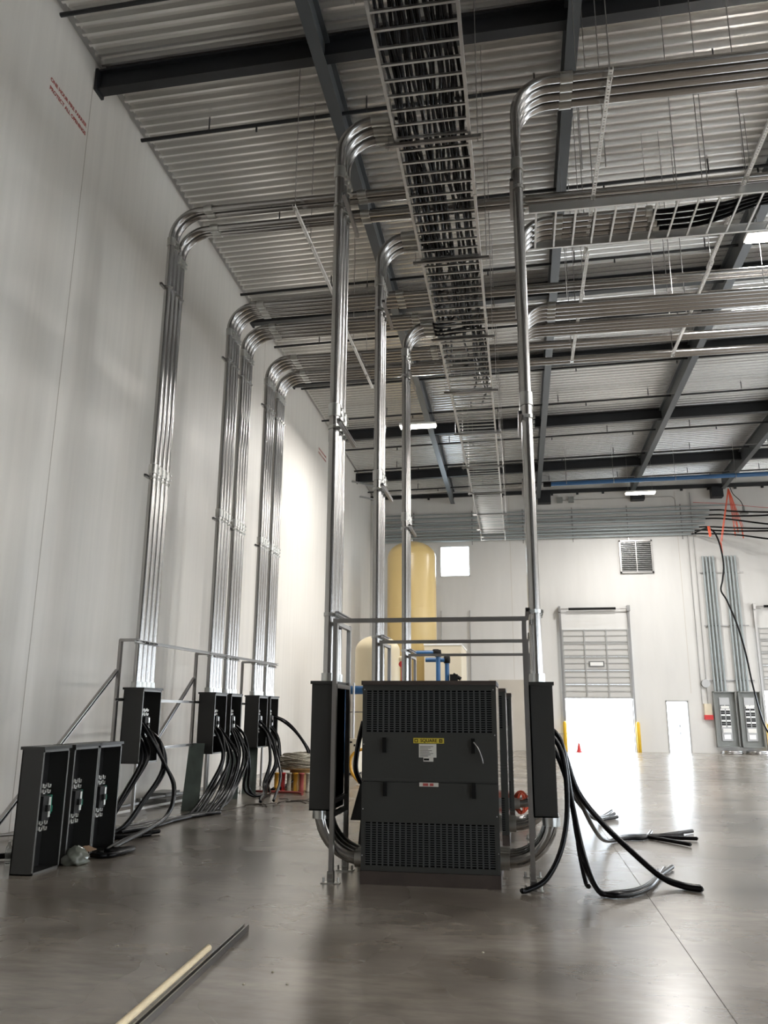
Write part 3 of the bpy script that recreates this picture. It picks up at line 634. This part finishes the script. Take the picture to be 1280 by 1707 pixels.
# cables in the tray
srcs = []
nc = 18
for i in range(nc):
    x = TX0+.06+(TX1-TX0-.12)*(i+.5)/nc
    y1 = [14.5, 13.5, 12.5, 14.8, 12.0, 13.4, 11.2, 13.0, 11.6, 15.0, 12.2, 13.8, 16.2, 15.6, 12.9, 17.1, 16.7, 11.8][i]
    pts = []; y = 2.0; xx = x
    while y < y1:
        pts.append((min(TX1-.05, max(TX0+.05, x+random.uniform(-.035, .035))), y, TZ+.062+.018*random.random()+.03*(i % 2))); y += random.uniform(.5, .8)
    pts.append((x-.1, y1, TZ+.07)); 
    cable(pts, '%s black power cable from the left in the overhead ladder tray' % (ordw(i) if i < 16 else ('seventeenth', 'last')[i-16]), 'cables in the overhead ladder tray', r=.020, seg=4, n=8, tip=False)
for i in range(12):      # shorter second layer feeding from the risers
    k = i//4; y0 = YM[k]; yy = y0+.10+.14*(i % 4); x = TX0+.10+.065*i+.02*k
    cable([(-1.32, yy, ZTL[k]), (-1.15, yy+.05, ZTL[k]), (x-.05, yy+.25, TZ+.16), (x, yy+.6, TZ+.13), (x+.03, yy+1.2, TZ+.12), (x, yy+1.9, TZ+.13), (x+.04, yy+2.6, TZ+.12)],
          '%s black cable entering the overhead tray from the %s left riser' % (ordw(i % 4), mod[k]), 'cables entering the tray from the %s riser' % mod[k], r=.020, n=6, seg=4, tip=False)
for i in range(3):
    x = TX0+.14+.27*i; pts = [(x+random.uniform(-.06, .06), y, TZ+.13+.02*(i % 2)) for y in [3+.7*j for j in range(12)]]
    cable(pts, '%s upper-layer black cable from the left in the overhead ladder tray' % ordw(i), 'upper layer cables in the overhead tray', r=.021, n=6, seg=4, tip=False)

# ------------------------------------------------------------------ second ladder tray, crossing to the right
SZ = 8.37; SY0, SY1 = 10.06, 11.02
for s in range(3):
    a = .36+s*3.66; b = a+3.64
    o = thing('cable_tray', ((a+b)/2, (SY0+SY1)/2, SZ), 'aluminium ladder tray crossing to the right under the roof, %s section from its left end' % ordw(s), 'cable tray', 'crossing ladder tray sections')
    for y, sy_ in ((SY0, 1), (SY1, -1)):
        G().section((a, y, SZ), (b, y, SZ), [(0, 0), (-sy_*.035, 0), (-sy_*.035, .006), (-sy_*.006, .006), (-sy_*.006, .124), (-sy_*.035, .124), (-sy_*.035, .13), (0, .13)]).build('side_rail', 'alu', o)
    x = a+.10
    while x < b: G().box((x-.013, SY0+.006, SZ+.006), (x+.013, SY1-.006, SZ+.032)).build('rung', 'alu', o); x += .2743
for i in range(8):
    y = 10.5+.14*(i % 4); dz = .03*(i//4)
    cable([(2.05, y, 8.50+dz), (2.3, y-.02, 8.47+dz), (2.9, y-.12, 8.44+dz), (3.6, 10.22+.07*(i % 5), 8.44+dz), (4.6, 10.18+.06*(i % 5), 8.44+dz), (6.0, 10.2+.06*(i % 5), 8.44+dz), (9, 10.2+.06*(i % 5), 8.44+dz), (11.2, 10.2+.06*(i % 5), 8.44+dz)],
          '%s black cable from the camera lying in the crossing ladder tray' % ordw(i), 'cables in the crossing ladder tray', r=.022, n=6, tip=False)
# extra conduit pair/group passing right at the rear riser
for i in range(4):
    yy = 13.62+.12*i
    conduit([(.22, yy, 6.4), (.22, yy, 8.42), (14, yy, 8.42)], '%s slimmer conduit from the camera beside the rear right riser, bending right' % ordw(i), 'slim conduits beside the rear riser', r=.045, bend=.35, ends=(False, False))

# ------------------------------------------------------------------ long hanging struts with rods
def longstrut(x, y0, y1, z, label, rods, double=False):
    o = thing('trapeze_strut', (x, (y0+y1)/2, z), label, 'strut', 'long hanging struts')
    g = G()
    # perforated: two side strips + bridges so slots read through
    w = .045
    g.bar((x-w/2+.005, y0, z), (x-w/2+.005, y1, z), .010, .004); g.bar((x+w/2-.005, y0, z), (x+w/2-.005, y1, z), .010, .004)
    y = y0
    while y < y1: g.box((x-w/2+.008, y, z-.002), (x+w/2-.008, y+.032, z+.002)); y += .05
    g.bar((x-w/2, y0, z+.02), (x-w/2, y1, z+.02), .004, .041); g.bar((x+w/2, y0, z+.02), (x+w/2, y1, z+.02), .004, .041)
    g.build('channel', 'zincwhite', o)
    for y in rods: G().cyl((x, y, z-.06), (x, y, roofz(x, y)-.02), .0065, 6).build('rod', 'galv2', o); G().box((x-.03, y-.03, z-.012), (x+.03, y+.03, z)).build('washer_plate', 'zinc', o)
    return o
longstrut(1.24, 7.72, 11.6, 8.49, 'near piece of the slotted strut hanging left of the crossing tray end', (7.82, 10.0, 11.3))
longstrut(1.27, 11.3, 15.4, 8.44, 'far piece of the slotted strut hanging left of the crossing tray end', (13.9, 15.3))
longstrut(3.22, 7.6, 12.2, 8.49, 'near piece of the slotted strut hanging over the middle of the crossing tray', (7.8, 9.9, 12.0))
longstrut(3.22, 11.9, 15.4, 8.44, 'far piece of the slotted strut hanging over the middle of the crossing tray', (13.9, 15.3))
longstrut(-3.22, 10.55, 14.4, 9.20, 'near piece of the slotted strut hanging under the left wall conduits', (10.62, 11.6, 14.2))
longstrut(-3.26, 14.1, 17.7, 9.14, 'far piece of the slotted strut hanging under the left wall conduits', (16.9, 15.4))
longstrut(6.6, 7.6, 15.4, 8.49, 'slotted strut hanging at the right edge under the conduits', (7.8, 11.0, 15.3))
# individual hanging rods seen against the deck
for i, (x, y, z) in enumerate(((1.05, 9.4, 8.5), (1.35, 9.4, 8.5), (2.35, 10.0, 8.5), (2.75, 10.0, 8.5), (1.02, 12.6, 8.4), (1.3, 12.6, 8.4), (2.6, 13.4, 8.4), (2.9, 13.4, 8.4), (5.0, 9.2, 8.5), (4.4, 13.3, 8.4))):
    G_ = G().cyl((x, y, z), (x, y, roofz(x, y)), .006, 6)
    tag(G_.build('threaded_rod', 'galv2'), '%s thin threaded rod, %s, hanging from the roof deck' % (ordw(i), 'near the right riser bend' if y < 11 else 'among the far conduit runs'), 'rod', 'threaded rods')
# thin cable lines between beams (bridging wire)
for i, (y, zoff) in enumerate(((20.8, .62), (24.6, .62), (30.0, .62), (33.2, .62))):
    tag(G().cyl((1.2, y, roofz(1.2, y)-zoff), (RX, y, roofz(RX, y)-zoff), .008, 5).build('bridging_rod', 'galv2'), '%s thin bridging rod from the camera strung across under the roof beams' % ordw(i), 'rod', 'bridging rods')

# ------------------------------------------------------------------ far wall equipment
def dockdoor(x0, x1, zb, n, label, wn):
    o = thing(wn, ((x0+x1)/2, WY-.12, 0), None, None); o['kind'] = 'structure'; o['label'] = label
    zt = 5.1; rows = 5; h = (zt-zb)/rows
    for r in range(rows):
        g = G(); z = zb+r*h
        g.box((x0-.02, WY-.10, z), (x1+.02, WY-.06, z+h-.003))
        g.build('door_section', 'door', o)
        g = G()
        for zz in (z+.02, z+h*.5, z+h-.06): g.box((x0-.02, WY-.13, zz), (x1+.02, WY-.10, zz+.05 if zz != z+h*.5 else zz+.03))
        for k in range(4): xx = x0+(x1-x0)*k/3; g.box((xx-.03, WY-.14, z), (xx+.03, WY-.10, z+h))
        g.build('door_rib', 'rib', o)
    G().box(((x0+x1)/2-.32, WY-.145, zb+1.33), ((x0+x1)/2+.32, WY-.10, zb+1.56)).build('view_pane_frame', 'boxlip', o)
    G().box(((x0+x1)/2-.27, WY-.15, zb+1.37), ((x0+x1)/2+.27, WY-.144, zb+1.52)).build('view_pane', 'whitep', o)
    for x, s in ((x0-.03, -1), (x1+.03, 1)):
        G().box((x, WY-.16, 0), (x+s*.09, WY-.06, 5.98)).build('track', 'galv2', o)
        G().box((x-.02, WY-.30, 5.85), (x+s*.11, WY-.05, 6.1)).build('spring_bracket', 'galv2', o)
    G().cyl((x0-.03, WY-.2, 5.98), (x1+.03, WY-.2, 5.98), .025, 8).build('shaft', 'galv2', o)
    G().cyl((x0+.3, WY-.2, 5.98), (x1-.45, WY-.2, 5.98), .055, 10).build('torsion_spring', 'ink', o)
    return o
dockdoor(1.93, 4.68, 2.17, 3, 'sectional loading door raised halfway', 'door_1')
dockdoor(9.98, 12.7, 2.5, 3, 'second loading door at the right edge', 'door_3')
# lintel infill above opening of door panels
g = G(); g.box((1.9, WY-.05, 5.1), (4.72, WY+.02, 5.95)); g.box((9.9, WY-.05, 5.1), (12.75, WY+.02, 5.95)); struct('trim_6', g, 'farwall', 'wall band over the loading doors')
# personnel door (open outwards)
o = thing('door_2', (6.49, WY, 0), None, None); o['kind'] = 'structure'; o['label'] = 'white personnel door standing open to the bright yard'
g = G(); g.box((6.03, WY-.02, 0), (6.08, WY+.3, 2.1)).box((6.90, WY-.02, 0), (6.95, WY+.3, 2.1)).box((6.03, WY-.02, 2.05), (6.95, WY+.3, 2.1)); g.build('door_frame', 'rib', o)
g = G(); g.quadprism([(6.90, WY+.3, .02), (6.72, WY+1.12, .02), (6.72, WY+1.12, 2.04), (6.90, WY+.3, 2.04)], (.04, .01, 0)); l = g.build('door_leaf', 'whitep', o)
g = G().box((6.68, WY+.9, 1.0), (6.73, WY+1.0, 1.1)).box((6.66, WY+.8, 1.03), (6.70, WY+1.0, 1.06)).box((6.69, WY+.85, .7), (6.73, WY+.95, .8)); g.build('door_handle', 'boxlip', l)
# window
o = thing('window_1', (-2.7, WY, 7.55), None, None); o['kind'] = 'structure'; o['label'] = 'bright square window high on the far wall'
x0, x1, z0, z1 = WIN
g = G(); f = .05
g.box((x0, WY-.01, z0), (x0+f, WY+.1, z1)).box((x1-f, WY-.01, z0), (x1, WY+.1, z1)).box((x0, WY-.01, z0), (x1, WY+.1, z0+f)).box((x0, WY-.01, z1-f), (x1, WY+.1, z1)); g.build('window_frame', 'whitep', o)
G().box((x0+f, WY+.04, z0+f), (x1-f, WY+.05, z1-f)).build('pane', 'glass', o)
# louvered vent
o = thing('wall_louver', (5.27, WY-.05, 7.53), 'square grey louvered vent high on the far wall above the loading door', 'vent')
g = G().box((4.56, WY-.10, 7.53), (4.63, WY, 9.0)).box((5.91, WY-.10, 7.53), (5.98, WY, 9.0)).box((4.56, WY-.10, 7.53), (5.98, WY, 7.60)).box((4.56, WY-.10, 8.93), (5.98, WY, 9.0)); g.build('frame', 'galv2', o)
G().box((4.6, WY-.012, 7.56), (5.94, WY-.002, 8.97)).build('backing', 'boxlip', o)
for k in range(15):
    z = 7.64+k*.088; G().quadprism([(4.63, WY-.09, z), (5.91, WY-.09, z), (5.91, WY-.03, z+.06), (4.63, WY-.03, z+.06)], (0, 0, .008)).build('blade', 'alu', o)
G().box((5.25, WY-.11, 7.58), (5.29, WY-.09, 8.95)).build('mullion', 'galv2', o)
# conduits running along the far wall
hz = [(10.45, 9.6), (10.25, 8.5), (10.03, 8.45), (9.87, 8.3), (9.66, 8.25), (9.5, 8.0), (9.36, 7.8), (9.2, 7.65)]
for i, (z, xe) in enumerate(hz):
    tag(G().cyl((-6.45, WY-.12, z-.0), (xe, WY-.12, z-.0), .052 if i else .03, 8).build('wall_conduit', 'fargalv'), '%s from the top of the conduits running level along the far wall' % ordw(i), 'conduit', 'level conduits on the far wall')
for i, x in enumerate((-4.6, -1.9, .4, 2.6, 5.0, 7.3)):
    tag(strut((x, WY-.03, 9.0), (x, WY-.03, 10.6), (0, 1, 0)).build('wall_channel', 'galv2'), '%s short vertical strut from the left behind the level far wall conduits' % ordw(i), 'strut', 'wall struts behind the level conduits')
for i, x in enumerate((8.03, 8.17, 8.31, 8.45, 8.92, 9.06, 9.20, 9.34)):
    tag(G().cyl((x, WY-.12, 2.48), (x, WY-.12, 8.2), .045, 10).build('wall_conduit', 'fargalv'), '%s from the left of the upright conduits above the far panelboards' % ordw(i), 'conduit', 'upright conduits on the far wall')
for z, l in ((7.48, 'top'), (5.2, 'middle'), (2.92, 'bottom')):
    tag(strut((7.87, WY-.02, z), (9.66, WY-.02, z), (0, -1, 0)).build('wall_rail', 'galv2'), '%s horizontal strut behind the upright conduits above the far panelboards' % l, 'strut', 'struts behind the upright conduits')
for i, x in enumerate((7.50, 7.73)):
    tag(G().cyl((x, WY-.05, 1.95), (x, WY-.05, 9.15 if i == 0 else 11.1), .014, 6).build('thin_conduit', 'galv2'), '%s thin conduit dropping down the far wall to the red box' % ('left' if i == 0 else 'right'), 'conduit', None)
tag(G().tube(fillet([(2.0, WY-.05, 10.95), (7.1, WY-.05, 10.95), (7.1, WY-.05, 10.4)], .2, 5), .012, 6).build('thin_conduit', 'galv2'), 'thin conduit from the two small boxes bending down near the far roof beam', 'conduit')
tag(G().box((7.55, WY-.12, 1.37), (7.85, WY, 1.97)).build('alarm_box', 'tan'), 'tan box with a red base on the far wall between door and panelboards', 'alarm box')
G_ = G().box((7.53, WY-.16, 1.33), (7.87, WY-.0, 1.52)); q = G_.build('alarm_base', 'red', bpy.data.objects['alarm_box']); tag(q, 'red lower part')
o = tag(G().cyl((7.69, WY-.14, 2.8), (7.69, WY-.01, 2.8), .17, 20).build('alarm_bell', 'galv2'), 'round grey alarm bell on the far wall above the red box', 'bell')
for i, x in enumerate((2.1, 2.6)):
    tag(G().box((x-.12, WY-.12, 10.83), (x+.12, WY-.001, 11.08)).build('junction_box', 'panelgrey'), 'small square grey box high on the far wall, %s of two' % ('left' if i == 0 else 'right'), 'box', 'two high wall boxes')
for i, (a, b) in enumerate(((7.92, 8.80), (8.90, 9.76))):
    o = thing('panelboard', ((a+b)/2, WY-.15, .25), 'open grey panelboard full of breakers on the far wall, %s of two' % ('left' if i == 0 else 'right'), 'panelboard', 'open panelboards')
    z0, z1 = .24, 2.47
    g = G().box((a, WY-.04, z0), (b, WY-.01, z1)).box((a, WY-.24, z0), (a+.03, WY-.04, z1)).box((b-.03, WY-.24, z0), (b, WY-.04, z1)).box((a, WY-.24, z0), (b, WY-.04, z0+.03)).box((a, WY-.24, z1-.03), (b, WY-.04, z1)); g.build('cabinet', 'panelgrey', o)
    c = (a+b)/2
    g = G().box((c-.20, WY-.10, z0+.25), (c+.20, WY-.04, z1-.25)); g.build('breaker_panel', 'galv2', o)
    for k in range(12):
        zz = z0+.80+k*.075
        for s_ in (-1, 1): G().box((c+s_*.10-.075, WY-.14, zz), (c+s_*.10+.075, WY-.10, zz+.055)).build('breaker', 'ink' if (k+i) % 3 else 'whitep', o)
    G().box((c-.16, WY-.15, z0+.58), (c+.16, WY-.10, z0+.74)).build('card', 'whitep', o)
    G().box((c-.16, WY-.15, z1-.68), (c+.16, WY-.10, z1-.58)).build('card', 'whitep', o)
    g = G().box((c-.13, WY-.13, z0+.32), (c+.13, WY-.10, z0+.5)); g.build('lug_plate', 'lug', o)
    tag(G().lathe([(0, 0), (.42, 0), (.44, .03), (.42, .06), (0, .06)], (c, WY-.55, .0), 20).lathe([(0, .06), (.40, .06), (.42, .09), (.40, .13), (0, .13)], (c, WY-.55, .0), 20).build('coiled_conduit', 'galv'), 'flat round coil on the floor under the %s far panelboard' % ('left' if i == 0 else 'right'), 'coil', 'coils under the panelboards')
# bollards
for i, x in enumerate((1.83, 4.80, 9.93)):
    tag(G().lathe([(0, 0), (.08, 0), (.08, 1.12), (.07, 1.18), (.04, 1.22), (0, 1.23)], (x, WY-.45, 0), 16).build('bollard', 'bollard'), 'yellow steel bollard ' + ('left of the open loading door', 'right of the open loading door', 'at the right edge beside the second loading door')[i], 'bollard', 'yellow bollards')
g = G().lathe([(.16, 0), (.16, .02), (.10, .03), (.03, .36), (0, .36)], (2.35, WY-.7, 0), 14); tag(g.build('traffic_cone', 'red'), 'small red marker standing in the open loading door', 'cone')
tag(G().cyl((1.3, WY-.5, .72), (2.2, WY-.5, .72), .012, 6).build('chain_bar', 'galv2'), 'thin bar across the left yellow bollard', 'bar')

# thin poles and conduit on far wall seen through the frame
tag(G().cyl((-2.08, WY-.06, 2.9), (-2.08, WY-.06, 6.0), .022, 6).build('thin_conduit', 'galv2'), 'thin upright conduit on the far wall behind the tan cabinet', 'conduit')
tag(G().cyl((-3.36, WY-.06, 4.6), (-3.36, WY-.06, 6.0), .018, 6).build('thin_conduit', 'galv2'), 'short thin upright conduit just right of the tall yellow tank', 'conduit')

# tanks
o = thing('air_tank', (-4.25, 32.3, 0), 'tall glossy yellow cylindrical tank near the far wall', 'tank')
R = 1.0
pr = [(0, .3), (.6, .35), (R, .7), (R, 7.75)] + [(R*math.cos(a), 7.75+.68*math.sin(a)) for a in [PI/2*k/8 for k in range(1, 9)]]
G().lathe(pr, (-4.22, 32.3, 0), 48).build('shell', 'tank', o)
g = G()
for z in (.85, 3.5, 5.6, 7.7): g.lathe([(R, z-.01), (R+.006, z), (R, z+.01)], (-4.22, 32.3, 0), 48)
g.build('weld_seam', 'tank', o)
G().lathe([(R*.8, 0), (R*.85, 0), (R*.85, .75), (R*.8, .75)], (-4.22, 32.3, 0), 32).build('skirt', 'tank', o)
G().cyl((-4.22, 32.3, 8.4), (-4.22, 32.3, 8.52), .07, 10).build('top_fitting', 'galv2', o)
o = thing('air_receiver', (-4.15, 24, 0), 'shorter tan cylindrical tank left of the transformers', 'tank')
R = .67
pr = [(0, .25), (.4, .3), (R, .55), (R, 3.35)] + [(R*math.cos(a), 3.35+.45*math.sin(a)) for a in [PI/2*k/8 for k in range(1, 9)]]
G().lathe(pr, (-4.18, 24, 0), 40).build('shell', 'tank2', o)
G().lathe([(R*.85, 0), (R*.9, 0), (R*.9, .6), (R*.85, .6)], (-4.18, 24, 0), 32).build('skirt', 'tank2', o)
G().cyl((-3.6, 24, 3.1), (-3.25, 24, 3.1), .09, 12).build('outlet', 'tank2', o)
o = thing('air_dryer', (-4.26, 21, 0), 'small beige cabinet with black controls on the floor left of the transformers', 'cabinet')
G().box((-4.42, 20.9, .05), (-4.12, 21.5, .88)).build('cabinet', 'tan', o)
G().box((-4.36, 20.89, .78), (-4.28, 20.9, .82)).box((-4.24, 20.89, .70), (-4.2, 20.9, .75)).build('display', 'ink', o)
G().box((-4.40, 20.92, 0), (-4.14, 21.45, .05)).build('plinth', 'ink', o)
tag(G().tube(fillet([(-4.32, 21.2, .88), (-4.32, 21.2, 2.05), (-4.32, 21.2, 2.3)], .1), .03, 8).build('pipe', 'galv2'), 'thin grey upright pipe above the small beige cabinet', 'pipe')
tag(G().cyl((-4.75, 21.2, 1.55), (-4.0, 21.2, 1.55), .015, 6).build('pipe', 'galv2'), 'thin level pipe above the small beige cabinet', 'pipe')
tag(G().cyl((-4.75, 21.4, 2.12), (-3.98, 21.4, 2.12), .11, 14).cyl((-4.6, 21.4, 2.12), (-4.6, 21.4, 0), .04, 10).build('blue_pipe', 'blue'), 'short blue pipe behind the left box frame at head height', 'pipe')
def bluerun(pts, label):
    o = tag(G().tube(fillet(pts, .14, 6), .075, 12).build('blue_pipe', 'blue'), label, 'pipe', None)
    for p in pts[1:-1]: G().lathe([(0, -.11), (.10, -.11), (.11, 0), (.10, .11), (0, .11)], p, 12).build('elbow_fitting', 'ink', o)
    return o
bluerun([(-3.35, 26, 3.42), (-2.62, 26, 3.42), (-2.55, 26, 3.40), (-2.55, 26, .02)], 'upper blue pipe with black elbow in front of the tan cabinet')
bluerun([(-3.0, 26.4, 3.22), (-2.30, 26.4, 3.22), (-2.30, 26.4, .02)], 'lower blue pipe with black elbow beside the upper one')
tag(G().box((-2.2, 26.2, 2.2), (-1.95, 26.4, 2.75)).cyl((-2.1, 26.3, 2.75), (-1.85, 26.3, 2.6), .06, 8).build('valve', 'ink'), 'black valve body right of the blue pipes', 'valve')
o = thing('compressor_cabinet', (-2.8, 30.5, 0), 'large tan equipment cabinet behind the blue pipes', 'cabinet')
G().box((-3.4, 29.5, 0), (-2.05, 32.5, 4.0)).build('cabinet', 'tan', o)
G().box((-3.42, 29.46, 3.94), (-2.03, 32.52, 4.0)).build('lid', 'whitep', o)
tag(G().cyl((-3.33, 23.2, 2.9), (-3.33, 23.3, 2.9), .09, 12).cyl((-3.33, 23.25, 2.9), (-3.33, 23.25, .0), .03, 8).build('gate_valve', 'red'), 'small red valve on an upright pipe beside the rear left riser', 'valve')

# blue main at far ceiling
o = tag(G().cyl((1.45, 31, 10.33), (14, 31, 10.45), .085, 14).build('blue_main_pipe', 'blue'), 'long blue pipe running level under the roof at the far end', 'pipe')
G().cyl((1.2, 31, 10.33), (1.5, 31, 10.33), .11, 12).build('end_coupling', 'ink', o)
for x in (2.1, 3.9, 6.2, 8.4):
    G().cyl((x, 31, 10.25), (x, 31, roofz(x, 31)), .008, 6).build('rod', 'galv2', o)
    G().tube([(x, 31+.10*math.cos(a), 10.37+.10*math.sin(a)) for a in [2*PI*k/12 for k in range(13)]], .012, 5).build('clevis', 'galv2', o)
# ------------------------------------------------------------------ lights
def fixture(x, y, z, label, on=True, L=1.15):
    o = thing('ceiling_light', (x, y, z), label, 'light', 'linear ceiling lights')
    G().box((x-L/2, y-.15, z+.03), (x+L/2, y+.15, z+.09)).build('housing', 'whitep', o)
    for s_ in (-1, 1):
        for d in (.04, .11): G().cyl((x-L/2+.03, y+s_*d, z), (x+L/2-.03, y+s_*d, z), .016, 8).build('tube', 'lampon', o)
    for s_ in (-1, 1): G().cyl((x+s_*L*.4, y, z+.09), (x+s_*L*.4, y, roofz(x, y)), .004, 5).build('wire', 'galv2', o)
    ld = bpy.data.lights.new('lamp', 'AREA'); ld.shape = 'RECTANGLE'; ld.size = L; ld.size_y = .3; ld.energy = 340; ld.color = (1, .98, .95)
    lo = bpy.data.objects.new('lamp', ld); C.objects.link(lo); lo.parent = o; lo.location = (0, 0, -.03)
fixture(-2.85, 23.4, 10.2, 'lit white ceiling light hanging near the long left roof beam')
fixture(4.98, 31.7, 10.0, 'lit white ceiling light under the roof near the far wall')
fixture(4.95, 13.9, 10.0, 'lit white ceiling light at the right edge near the crossing tray')
for i, (x, y) in enumerate([(x, y) for x in (12.5, 19) for y in (-1, 6, 13, 20, 27)]): fixture(x, y, 10.0, 'lit ceiling light out of view on the right, %s of ten' % ordw(i))

# ------------------------------------------------------------------ orange straps and black cables at far right
sy_ = 34.2
for i, (bx, bz) in enumerate(((8.42, 8.45), (9.0, 9.15), (9.30, 9.05), (9.12, 9.3))):
    g = G(); g.bar((8.92, sy_, 10.75), (bx, sy_, bz), .03, .012, (0, 1, 0)).bar((8.96, sy_+.06, 10.75), (bx+.07, sy_+.05, bz+.05), .022, .012, (0, 1, 0))
    g.bar((bx, sy_, bz), (bx+.02, sy_, bz-.45), .05, .012, (0, 1, 0))
    tag(g.build('lifting_strap', 'orange'), '%s from left of the orange straps hanging at the far right' % ordw(i), 'strap', 'orange straps')
tag(G().bar((7.98, sy_, 9.15), (8.02, sy_, 8.7), .06, .02, (0, 1, 0)).bar((8.04, sy_, 9.15), (8.07, sy_, 8.75), .03, .02, (0, 1, 0)).build('orange_tie', 'orange'), 'short orange tie hanging by itself left of the orange straps', 'strap')
for i, (p0, zs) in enumerate((((8.5, WY-.12, 10.25), (10.0, 9.55)), ((8.45, WY-.12, 10.03), (9.95, 9.5)), ((8.3, WY-.12, 9.87), (9.5, 8.9)), ((8.0, WY-.12, 9.5), (9.35, 8.9)), ((7.8, WY-.12, 9.36), (9.3, 8.85)), ((7.65, WY-.12, 9.2), (9.15, 8.3)))):
    q0 = 1.55+(p0[2]-1.55)*.95
    cable([p0, (p0[0]+.3, sy_+.9, (p0[2]+q0)/2+.02), (8.95, sy_, q0-.05), (10.2, sy_-.6, (q0+zs[1])/2-.15), (11.4, sy_-1, zs[1]-.1), (13, sy_-1.5, zs[1]-.2)], '%s from the top of the black cables sweeping right from the far wall conduits' % ordw(i), 'black cables from the far wall conduits', r=.035, tip=False)
cable([(7.75, 35.6, 9.2), (8.05, sy_+.2, 9.1), (8.32, sy_, 8.6), (8.45, sy_, 7.6), (8.35, sy_, 6.9), (8.25, sy_, 6.45), (8.45, sy_, 6.0), (8.75, sy_, 5.0), (8.95, sy_, 3.9), (9.1, sy_, 2.6), (9.35, sy_, 1.2), (9.75, sy_, .5), (10.3, sy_, .1), (11, sy_, .05)], 'black cable hanging down in front of the far panelboards', None, r=.035, tip=False)
o = tag(G().cyl((9.45, sy_, 9.62), (9.45, sy_, 9.72), .17, 20).cyl((9.45, sy_, 9.72), (9.45, sy_, 9.95), .05, 10).build('ceiling_horn', 'panelgrey'), 'round grey device hanging on a cord right of the orange straps', 'device')
G().tube(smoothpath([(9.45, sy_, 9.95), (9.35, sy_, 10.2), (9.1, sy_, 10.5), (9.0, sy_, 10.8)]), .015, 6).build('cord', 'ink', o)
tag(G().tube(smoothpath([(7.6, 34.8, 10.35), (8.8, 34.8, 10.25), (10.2, 34.8, 10.05), (12.5, 34.8, 9.8)]), .010, 5).build('red_line', 'red'), 'thin red line strung level at the far right', 'line')

# left wall fittings high up far away
for i, (y, z) in enumerate(((31.5, 10.9), (33.2, 10.7))):
    tag(strut((WX+.02, y, z), (WX+.9, y+1.4, z+.1), (0, 0, 1), .08, .06).build('wall_bracket', 'alu'), '%s pale strut bracket high at the far end of the left wall' % ('nearer' if i == 0 else 'farther'), 'bracket', None)

# lettering on the left wall
for (y0, lab, sz, zz) in ((9.63, 'red stencilled fire barrier notice high on the left wall near the camera', .145, 10.69), (26.4, 'small red stencilled notice high on the far part of the left wall', .16, 10.42)):
    o = thing('wall_notice', (WX+.002, y0, zz), lab, 'lettering')
    text_mesh('ONE HOUR FIRE BARRIER', sz*.62, 'lettering', 'redink', o, (WX+.002, y0, zz+.09), (0, 1, 0), (0, 0, 1))
    text_mesh('PROTECT ALL OPENINGS', sz*.62, 'lettering', 'redink', o, (WX+.002, y0, zz-.06), (0, 1, 0), (0, 0, 1))

# foreground: strut channel with wooden stick on the floor
o = tag(G().section((-1.90, 3.6, 0), (-2.03, 6.15, 0), strut_profile(.042, .042)).build('strut_channel', 'galv2'), 'galvanized strut channel lying on the floor in the left foreground', 'strut')
tag(G().tube([(-1.965, 3.9, .062), (-2.045, 5.45, .062)], .021, 10).build('wooden_handle', 'wood'), 'pale wooden stick lying on the strut channel in the foreground', 'stick')
for i, (x, y) in enumerate(((-2.75, 5.6), (-2.35, 5.5), (-1.55, 5.25), (-1.65, 5.0), (-1.4, 5.05), (-.3, 5.9))):
    tag(G().lathe([(0, 0), (.010, 0), (.008, .006), (0, .008)], (x, y, 0), 7).build('pebble', 'wirewhite'), 'tiny pale crumb on the floor near the foreground strut channel, %s from the left' % ordw((0, 1, 3, 2, 4, 5)[i]), 'crumb', 'crumbs on the floor')
